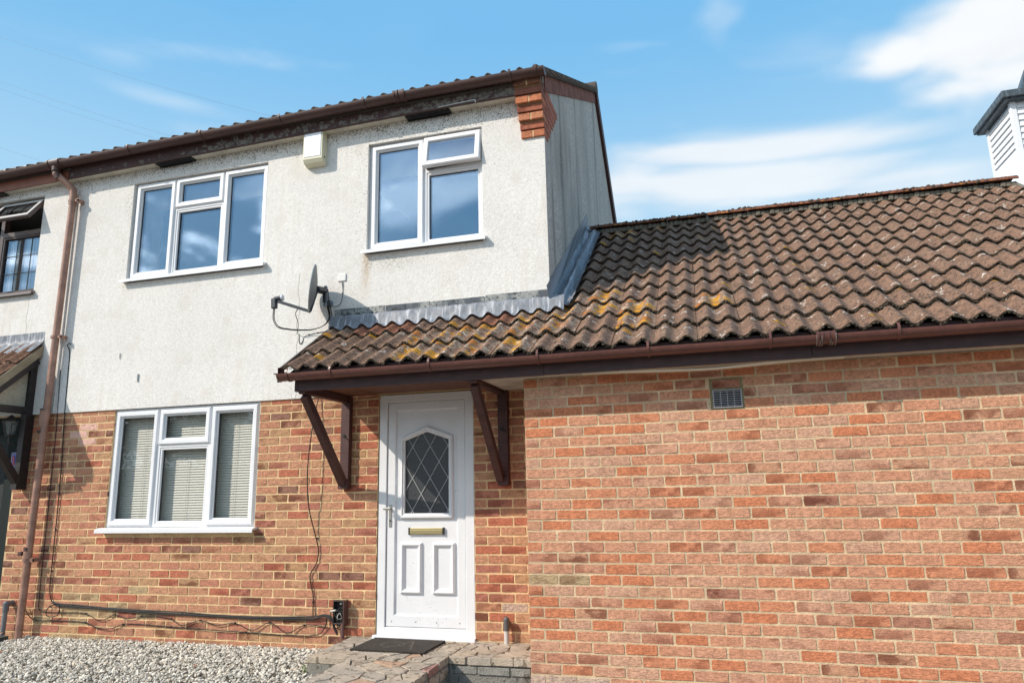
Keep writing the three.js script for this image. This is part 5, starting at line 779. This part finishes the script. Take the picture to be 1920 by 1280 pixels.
{ // lantern and number at the neighbour's door
  const t = thing('wall_lantern', 'dark wall lantern with clear panes under the neighbouring canopy', 'lantern', [-4.115, 1.80, 0.004]), dk = mat([0.05, 0.045, 0.045], 0.5);
  part('bracket', merge([uvm(new THREE.CylinderGeometry(0.042, 0.042, 0.014, 16).rotateX(Math.PI / 2).translate(0, 0, 0.007)), uvm(tube([[0, 0, 0.01], [0, -0.04, 0.06], [-0.02, -0.02, 0.12], [-0.02, 0.05, 0.13]], 0.009))]), dk, t);
  part('lamp_shade', uvm(new THREE.CylinderGeometry(0.075, 0.04, 0.14, 6, 1, true).translate(-0.02, 0.13, 0.13)), new THREE.MeshPhysicalMaterial({ color: 0xccd4d2, roughness: 0.2, transmission: 0.8, thickness: 0, ior: 1.5, side: THREE.DoubleSide }), t);
  part('frame', merge([...Array.from({ length: 6 }, (_, k) => { const a = k / 6 * 6.283; return uvm(rod([-0.02 + Math.sin(a) * 0.041, 0.06, 0.13 + Math.cos(a) * 0.041], [-0.02 + Math.sin(a) * 0.076, 0.2, 0.13 + Math.cos(a) * 0.076], 0.005, 5)); }), uvm(new THREE.ConeGeometry(0.095, 0.07, 6).translate(-0.02, 0.235, 0.13)), uvm(new THREE.CylinderGeometry(0.044, 0.03, 0.02, 6).translate(-0.02, 0.05, 0.13))]), dk, t);
}
{
  const t = thing('number_plate', 'small house number plate reading 16 beside the neighbouring door post', 'number plate', [-4.155, 1.60, 0.002]);
  part('plate', bx(-0.07, 0.07, -0.075, 0.085, 0, 0.008, 0.002), mat([0.60, 0.60, 0.62], 0.4), t);
  part('field', bx(-0.062, 0.062, -0.055, 0.06, 0.008, 0.010, 0), mat([0.05, 0.07, 0.30], 0.4), t);
  part('border', merge(Array.from({ length: 6 }, (_, k) => uvm(new THREE.SphereGeometry(0.011, 8, 6).scale(1, 1, 0.3).translate(-0.055 + k * 0.022, 0.072, 0.009))).concat(Array.from({ length: 6 }, (_, k) => uvm(new THREE.SphereGeometry(0.009, 8, 6).scale(1, 1, 0.3).translate(-0.055 + k * 0.022, -0.066, 0.009))))), mat([0.10, 0.10, 0.35], 0.4), t);
  const font = await new FontLoader().loadAsync('fonts/droid/droid_serif_bold.typeface.json'), g = new TextGeometry('16', { font, size: 0.085, depth: 0.003, curveSegments: 4 }); g.computeBoundingBox(); const bb = g.boundingBox; g.translate(-(bb.max.x + bb.min.x) / 2, -(bb.max.y + bb.min.y) / 2, 0.0102);
  part('numerals', uvm(g), mat([0.55, 0.08, 0.08], 0.4), t);
}
{ // white louvred cupola beyond the garage ridge
  const CX0 = 6.52, w = 0.75, z0 = -3.0, t = thing('cupola', 'white louvred cupola with grey lead roof beyond the garage ridge', 'cupola', [CX0 + w / 2, 4.0, z0 - w / 2]);
  const white = mat([0.80, 0.81, 0.83], 0.55), h = w / 2;
  part('body', bx(-h + 0.03, h - 0.03, 0.84, 1.50, -h + 0.03, h - 0.03, 0), white, t);
  for (const [x, z] of [[-1, -1], [-1, 1], [1, -1], [1, 1]]) part('corner_board', bx(x > 0 ? h - 0.06 : -h, x > 0 ? h : -h + 0.06, 0.85, 1.498, z > 0 ? h - 0.06 : -h, z > 0 ? h : -h + 0.06, 0.004), white, t);
  for (let s = 0; s < 4; s++) for (let k = 0; k < 8; k++) { const g = uvm(new RoundedBoxGeometry(w - 0.125, 0.090, 0.016, 1, 0.003)); g.rotateX(-0.24); g.translate(0, 0.905 + k * 0.078, h - 0.022); g.rotateY(s * Math.PI / 2); part('slat', g, white, t); }
  // flared skirt
  { const pos = [], ring4 = (r, y) => [[-r, y, r], [r, y, r], [r, y, -r], [-r, y, -r]], lv = [[h + 0.012, 0.87], [h + 0.012, 0.85], [h + 0.02, 0.72], [h + 0.06, 0.5], [h + 0.16, 0.2], [h + 0.25, 0]]; for (let i = 0; i + 1 < lv.length; i++) { const a = ring4(...lv[i]), b = ring4(...lv[i + 1]); for (let k = 0; k < 4; k++) { const l = (k + 1) % 4; pos.push(...a[k], ...b[k], ...b[l], ...a[k], ...b[l], ...a[l]); } } const g = new THREE.BufferGeometry(); g.setAttribute('position', new THREE.Float32BufferAttribute(pos, 3)); g.computeVertexNormals(); part('skirt', uvm(g), white, t); }
  const ld = mat([0.20, 0.235, 0.25], 0.5, { map: leadMap });
  const rf = part('roof', merge([bx(-h - 0.10, h + 0.10, 1.51, 1.595, -h - 0.10, h + 0.10, 0.006), bx(-h - 0.07, h + 0.07, 1.485, 1.51, -h - 0.07, h + 0.07, 0)]), ld, t, 'grey lead roof with a flared spire');
  { const pos = [], lv = [[h + 0.07, 1.596], [0.21, 1.615], [0.13, 1.72], [0.07, 1.88], [0.03, 2.0], [0.0, 2.08]]; const ring4 = (r, y) => [[-r, y, r], [r, y, r], [r, y, -r], [-r, y, -r]]; for (let i = 0; i + 1 < lv.length; i++) { const a = ring4(...lv[i]), b = ring4(...lv[i + 1]); for (let k = 0; k < 4; k++) { const l = (k + 1) % 4; pos.push(...a[k], ...b[k], ...b[l], ...a[k], ...b[l], ...a[l]); } } const g = new THREE.BufferGeometry(); g.setAttribute('position', new THREE.Float32BufferAttribute(pos, 3)); g.computeVertexNormals(); part('spire', uvm(g), ld, rf); }
  const ob = thing('outbuilding', 'white rendered building carrying the cupola, behind the garage gable', 'building', [CX0 + w / 2, -0.3, z0 - w / 2]);
  part('wall', bx(-0.72, 2.4, 0, 3.6, -2.4, 0.74, 0), white, ob); { const g = new THREE.ExtrudeGeometry(shapeOf([[-0.8, 3.6], [2.45, 3.6], [2.45, 3.7], [0.82, 4.3], [-0.8, 4.3]].map(([x, y]) => [-x, y])), { depth: 3.1, bevelEnabled: false }); g.rotateY(Math.PI / 2); g.translate(-0.7, -0.02, 0); part('roof', uvm(g), M.slab, ob); }
}
// overhead wires to the left, far behind the roof
for (const [a, b, sag, lb] of [[[-30.4, 23.4, -15], [-9.5, 14.0, -15], 0.25, 'topmost thin overhead wire crossing the sky at the left'], [[-30, 21.05, -15], [-12, 13.1, -15], 0.2, 'middle overhead wire of the pair low in the sky at the left, upper strand'], [[-30, 20.7, -15], [-12, 12.85, -15], 0.2, 'middle overhead wire of the pair low in the sky at the left, lower strand'], [[-30, 17.9, -15], [-18, 12.9, -15], 0.1, 'lowest overhead wire just above the left end of the roof']]) {
  const p = []; for (let k = 0; k <= 16; k++) { const t = k / 16; p.push([mix(a[0], b[0], t) - a[0], mix(a[1], b[1], t) - sag * 4 * t * (1 - t) - a[1], 0]); }
  const o = new THREE.Mesh(uvm(tube(p, 0.0042, 2, 5)), mat([0.22, 0.28, 0.35], 0.7)); o.name = unique('overhead_wire'); o.position.set(...a); scene.add(o); tag(o, lb, 'wire');
}

// ------------------------------------------------------------------ ground, gravel, paved step
struct('ground', uvm(new THREE.PlaneGeometry(300, 300).rotateX(-Math.PI / 2).translate(0, -0.21, 40)), M.ground);
struct('gravel_bed', bx(-3.80, 0.128, -0.3, -0.150, 0.002, 3.2, 0), M.soil);
{
  const g = new THREE.IcosahedronGeometry(1, 1); { const p = g.attributes.position; for (let i = 0; i < p.count; i++) { const k = 0.78 + 0.44 * h2(Math.round(p.getX(i) * 9), Math.round(p.getY(i) * 9) * 31 + Math.round(p.getZ(i) * 9), 5); p.setXYZ(i, p.getX(i) * k, p.getY(i) * k * 0.7, p.getZ(i) * k * 0.85); } g.computeVertexNormals(); }
  const N = 24000, im = new THREE.InstancedMesh(g, mat([1, 1, 1], 0.85, { bumpMap: mortarBump, bumpScale: 0.002 }), N), q = new THREE.Object3D(), c = new THREE.Color();
  for (let i = 0; i < N; i++) {
    let x, z; do { x = rr(-4.0, 0.14); z = 0.01 + 2.6 * rnd() ** 1.25; } while ((x > -0.21 && z < 0.74) || (x < -3.8 && z < 0.3));
    const far = z > 1.6 ? 1.4 : 1, s = (0.005 + 0.008 * rnd() ** 1.4 + (rnd() < 0.04 ? 0.006 : 0)) * far; q.position.set(x, -0.147 + rr(0, 0.020) + (z < 0.08 ? 0.012 * (1 - z / 0.08) : 0) + 0.018 * fbm((x + 5) / 5, z / 3, 8, 5, 2, 300), z); q.rotation.set(rr(-0.7, 0.7), rr(0, 6.3), rr(-0.7, 0.7)); q.scale.set(s * rr(0.9, 1.5), s * rr(0.7, 1.1), s); q.updateMatrix(); im.setMatrixAt(i, q.matrix);
    const t = rnd(), b = rr(0.60, 1.0); if (t < 0.68) c.setRGB(b, b * 0.925, b * 0.79); else if (t < 0.9) c.setRGB(b * 0.68, b * 0.63, b * 0.54); else c.setRGB(b * 0.85, b * 0.72, b * 0.56); im.setColorAt(i, c);
  }
  im.name = 'gravel'; im.userData = { kind: 'stuff', label: 'pale grey and cream gravel below the window', category: 'gravel' }; scene.add(im);
}
// crazy paving: broken stones cut as cells round scattered points
function cellsOf(pts, x0, x1, z0, z1, gap) {
  return pts.map((p, i) => { let poly = [[x0, z0], [x1, z0], [x1, z1], [x0, z1]];
    for (let k = 0; k < pts.length && poly.length; k++) if (k !== i) { const q = pts[k], mx = (p[0] + q[0]) / 2, mz = (p[1] + q[1]) / 2, nx = q[0] - p[0], nz = q[1] - p[1], L = Math.hypot(nx, nz), d = ([x, z]) => ((x - mx) * nx + (z - mz) * nz) / L + gap; const out = []; for (let j = 0; j < poly.length; j++) { const a = poly[j], b = poly[(j + 1) % poly.length], da = d(a), db = d(b); if (da <= 0) out.push(a); if (da * db < 0) { const t = da / (da - db); out.push([mix(a[0], b[0], t), mix(a[1], b[1], t)]); } } poly = out; }
    return poly; }).filter((p) => p.length > 2 && Math.abs(p.reduce((s, a, i) => { const b = p[(i + 1) % p.length]; return s + a[0] * b[1] - b[0] * a[1]; }, 0)) > 0.0012);
}
{
  const step = new THREE.Group(); step.name = 'paved_step'; step.userData = { kind: 'structure', label: 'crazy paved step and path in front of the white door' }; scene.add(step);
  part('base', merge([bx(-0.195, 0.862, -0.25, -0.022, 0.003, 0.715, 0.004), bx(0.136, 0.862, -0.25, -0.032, 0.716, 3.6, 0.004), bx(0.863, CX - 0.002, -0.25, -0.026, 0.003, 0.515, 0.004)]), M.concrete, step);
  const lay = (x0, x1, z0, z1, n, y, slope, thick, size, names) => {
    const pts = []; let tries = 0; while (pts.length < n && tries++ < 4000) { const p = [rr(x0, x1), rr(z0, z1)], dmin = size * rr(0.5, 1.5); if (pts.every((q) => Math.hypot(q[0] - p[0], q[1] - p[1]) > dmin)) pts.push(p); }
    for (const c of cellsOf(pts, x0, x1, z0, z1, rr(0.004, 0.006))) {
      const cx = c.reduce((s, p) => s + p[0], 0) / c.length, cz = c.reduce((s, p) => s + p[1], 0) / c.length, wob = c.map(([x, z]) => [x - cx + rr(-0.005, 0.005), -(z - cz) + rr(-0.005, 0.005)]);
      const cl = ([x, z]) => [clamp(x, x0 - cx - 0.004, x1 - cx + 0.004), clamp(z, cz - z1 - 0.004, cz - z0 + 0.001)], sh = new THREE.ExtrudeGeometry(shapeOf(wob.map(cl)), { depth: thick - 0.004, bevelEnabled: true, bevelThickness: 0.004, bevelSize: 0.003, bevelOffset: -0.003, bevelSegments: 1 }); sh.rotateX(-Math.PI / 2); sh.translate(0, -thick + 0.002, 0);
      const area = Math.abs(c.reduce((s, a, i) => { const b = c[(i + 1) % c.length]; return s + a[0] * b[1] - b[0] * a[1]; }, 0)) / 2, g = uvm(sh), u = g.attributes.uv, ou = rnd(), ov = rnd(); for (let i = 0; i < u.count; i++) u.setXY(i, u.getX(i) + ou, u.getY(i) + ov);
      const o = part('paving_stone', g, rnd() < (area < 0.012 ? 0.42 : area < 0.024 ? 0.14 : 0) ? M.stonePink[Math.floor(rnd() * 3)] : M.stones[Math.floor(rnd() * 5)], step); o.position.set(cx, y + rr(-0.0025, 0.003) - slope * Math.max(0, cz - 0.72), cz); o.rotation.set(rr(-0.008, 0.008) + Math.atan(slope), 0, rr(-0.008, 0.008));
    }
  };
  lay(-0.20, 0.12, 0.01, 0.722, 7, 0.0, 0, 0.045, 0.17); lay(0.12, 0.868, 0.01, 0.722, 26, 0.0, 0, 0.045, 0.105); lay(0.132, 0.868, 0.73, 3.5, 78, -0.004, 0.02, 0.045, 0.115); lay(0.875, CX - 0.003, 0.01, 0.534, 13, 0.0, 0, 0.05, 0.135);
  // courses of stone below the edges
  for (let x = 0.872, k = 0; x < CX - 0.02; k++) { const L = Math.min([0.22, 0.25, 0.16][k % 3], CX - 0.004 - x); part('stone_block', bx(x, x + L - 0.008, -0.118, -0.062, 0.40, 0.525 + rr(-0.004, 0.004), 0.006), STONE([0.40, 0.40, 0.38]), step); x += L; }
  for (let z = 0.54, k = 0; z < 3.3; k++) { const L = [0.17, 0.21, 0.14, 0.19][k % 4]; part('stone_block', bx(0.80, 0.866 + rr(-0.004, 0.003), -0.125 - 0.014 * z, -0.060 - 0.014 * z, z, z + L - 0.01, 0.006), M.stones[k % 5], step); z += L; }
  part('riser', bx(-0.200, 0.13, -0.16, -0.048, 0.60, 0.7205, 0.006), STONE([0.33, 0.325, 0.30]), step);
}
{ // doormat
  const mm = tex(512, 340, (u, v) => { const f = fbm(u, v, 200, 140, 2, 210), b = fbm(u, v, 9, 6, 4, 211), d = fbm(u, v, 60, 40, 3, 212); let c = mix3([0.17, 0.155, 0.145], [0.34, 0.30, 0.26], 0.5 * f + 0.4 * b); const ln = (ax, ay, bx_, by, w) => { const dx = bx_ - ax, dy = by - ay, t = clamp(((u - ax) * dx + (v - ay) * dy) / (dx * dx + dy * dy)); return Math.hypot(u - ax - t * dx, (v - ay - t * dy) * 0.66) < w * (0.7 + d); }; if (ln(0.40, 0.2, 0.62, 0.78, 0.008) || ln(0.62, 0.78, 0.76, 0.2, 0.008) || ln(0.50, 0.45, 0.70, 0.42, 0.006) || (Math.abs(Math.hypot(u - 0.42, (v - 0.5) * 0.8) - 0.15) < 0.008 && v > 0.3)) c = mix3(c, [0.56, 0.52, 0.46], 0.75 * ss(0.3, 0.55, d)); if (f > 0.72) c = mix3(c, [0.6, 0.55, 0.47], 0.4); return c; }, true, false);
  const t = thing('doormat', 'worn black doormat with faint pale lines before the door', 'doormat', [0.355, 0.004, 0.30]); t.rotation.y = -0.02;
  const g = bx(-0.315, 0.315, 0, 0.014, -0.212, 0.212, 0.004), u = g.attributes.uv, p = g.attributes.position; for (let i = 0; i < u.count; i++) u.setXY(i, (p.getX(i) + 0.315) / 0.63, 0.5 - p.getZ(i) / 0.424); part('mat', g, mat([0.62, 0.6, 0.58], 1, { map: mm, bumpMap: tex(256, 256, (a, b) => fbm(a, b, 110, 110, 2, 213), false), bumpScale: 0.004 }), t);
}
{ const o = new THREE.Mesh(bx(-5.2, -3.82, -0.18, -0.085, 0.14, 1.2, 0.006), M.slab); o.name = 'paving_slab'; o.userData.kind = 'structure'; scene.add(o); }
// dead leaves on the gravel and in the corners
const leafG = (() => { const s = new THREE.Shape(); s.moveTo(-1, 0); s.bezierCurveTo(-0.5, 0.7, 0.4, 0.6, 1, 0.05); s.bezierCurveTo(0.4, -0.55, -0.5, -0.6, -1, 0); const g = new THREE.ShapeGeometry(s, 6); g.rotateX(-Math.PI / 2); const p = g.attributes.position; for (let i = 0; i < p.count; i++) p.setY(i, 0.35 * p.getZ(i) ** 2 + 0.18 * p.getX(i) ** 2); g.computeVertexNormals(); return uvm(g); })();
[[-3.33, 0.62, 0.026, 0, 'curled orange-brown leaf on the gravel near the downpipe'], [-2.93, 0.42, 0.018, 1, 'small dark red leaf on the gravel below the left window light'], [-3.02, 0.62, 0.016, 1, 'dark brown leaf on the gravel right of the orange one'], [-1.88, 0.62, 0.022, 0, 'brown leaf on the gravel below the middle of the window'], [-1.55, 0.30, 0.018, 2, 'pale tan leaf close to the wall below the window'], [-0.95, 0.34, 0.018, 1, 'reddish leaf on the gravel near the step'], [-2.45, 0.25, 0.016, 2, 'tan leaf at the foot of the wall below the left window light'], [-1.2, 0.72, 0.020, 0, 'orange leaf on the gravel toward the path'], [-3.88, 0.10, 0.03, 2, 'dry leaf behind the foot of the downpipe'], [-3.95, 0.13, 0.03, 0, 'dry brown leaf below the grey waste pipe'], [1.22, 0.09, 0.02, 2, 'tan leaf at the foot of the waste pipe by the door'], [1.09, 0.05, 0.012, 0, 'tiny brown leaf on the step by the wall']].forEach(([x, z, s, k, lb]) => {
  const o = new THREE.Mesh(leafG, mat([[0.42, 0.17, 0.08], [0.16, 0.06, 0.05], [0.45, 0.32, 0.18]][k], 0.8, { side: THREE.DoubleSide })); o.name = unique('dead_leaf'); o.position.set(x, x > 0 ? 0.008 : x < -3.82 ? -0.075 : -0.108, z); o.rotation.set(rr(-0.3, 0.3), rr(0, 6), rr(-0.3, 0.3)); o.scale.set(s, s, s * 0.9); scene.add(o); tag(o, lb, 'leaf', 'fallen leaves by the house');
});
{ // weeds at the edge of the step
  const t = thing('weed', 'tuft of green weeds where the gravel meets the step', 'weed', [-0.235, -0.14, 0.62]), b = [];
  for (let k = 0; k < 46; k++) { const g = leafG.clone(), s = rr(0.008, 0.016); g.scale(s * 1.5, s, s * 0.7); g.rotateZ(rr(0.2, 1.1)); g.rotateY(rr(0, 6.3)); g.translate(rr(-0.05, 0.02), rr(0.01, 0.05), rr(-0.08, 0.1)); b.push(g); }
  part('foliage', merge(b), mat([0.10, 0.16, 0.04], 0.8, { side: THREE.DoubleSide }), t);
}
// across the street, behind the viewer: trees that the panes mirror, and a leafy row added to block low bright sky
{
  const lg = new THREE.CircleGeometry(1, 5), lm = mat([0.06, 0.095, 0.035], 0.8, { side: THREE.DoubleSide });
  const leaves = (n, at, s0, s1, o) => { const im = new THREE.InstancedMesh(lg, lm, n), q = new THREE.Object3D(); for (let i = 0; i < n; i++) { q.position.set(...at()); q.rotation.set(rr(0, 6), rr(0, 6), rr(0, 6)); const s = rr(s0, s1); q.scale.set(s, s * 0.6, s); q.updateMatrix(); im.setMatrixAt(i, q.matrix); } im.name = 'crown'; im.userData.kind = 'stuff'; o.add(im); };
  for (const [x, z, h, r, lb] of [[-19.5, 18, 5.6, 2.6, 'broad tree across the street, leftmost, mirrored in the ground window'], [-15.6, 17, 4.9, 2.0, 'smaller tree across the street, mirrored in the right pane of the ground window']]) {
    const t = thing('tree', lb, 'tree', [x, -0.2, z]); part('trunk', uvm(rod([0, 0, 0], [0.1, h * 0.6, 0], 0.2, 10, 0.11)), M.soil, t); for (let k = 0; k < 5; k++) { const a = k * 1.3; part('limb', uvm(rod([0.05, h * 0.4 + k * 0.2, 0], [Math.cos(a) * r * 0.6, h * 0.7 + k * 0.15, Math.sin(a) * r * 0.6], 0.07, 7, 0.02)), M.soil, t); }
    const cl = Array.from({ length: 26 }, () => { const a = rr(0, 6.3), e = rr(-0.6, 1.2), q = r * rr(0.35, 0.95); return [Math.cos(a) * Math.cos(e) * q, h * 0.68 + Math.sin(e) * q * 0.75, Math.sin(a) * Math.cos(e) * q, rr(0.4, 0.8)]; });
    leaves(5200, () => { const c = cl[Math.floor(rnd() * 26)], a = rr(0, 6.3), e = Math.asin(rr(-1, 1)), d = c[3] * rnd() ** 0.4; return [c[0] + Math.cos(a) * Math.cos(e) * d, c[1] + Math.sin(e) * d, c[2] + Math.sin(a) * Math.cos(e) * d]; }, 0.06, 0.12, t);
  }
  const hd = thing('added_hedge', 'long clipped row of leaves added behind the viewer to block low bright sky from the panes', 'added_hedge', [-9, -0.2, 19]); part('stems', bx(-22, 22, 0, 2.5, -0.45, 0.45, 0.1), mat([0.03, 0.045, 0.02], 1), hd); leaves(9000, () => [rr(-22, 22), rr(0.1, 2.65), rr(-0.6, 0.6)], 0.06, 0.13, hd);
}

scene.traverse((o) => { if (o.isMesh) { o.castShadow = true; o.receiveShadow = true; } });
renderer.render(scene, camera);
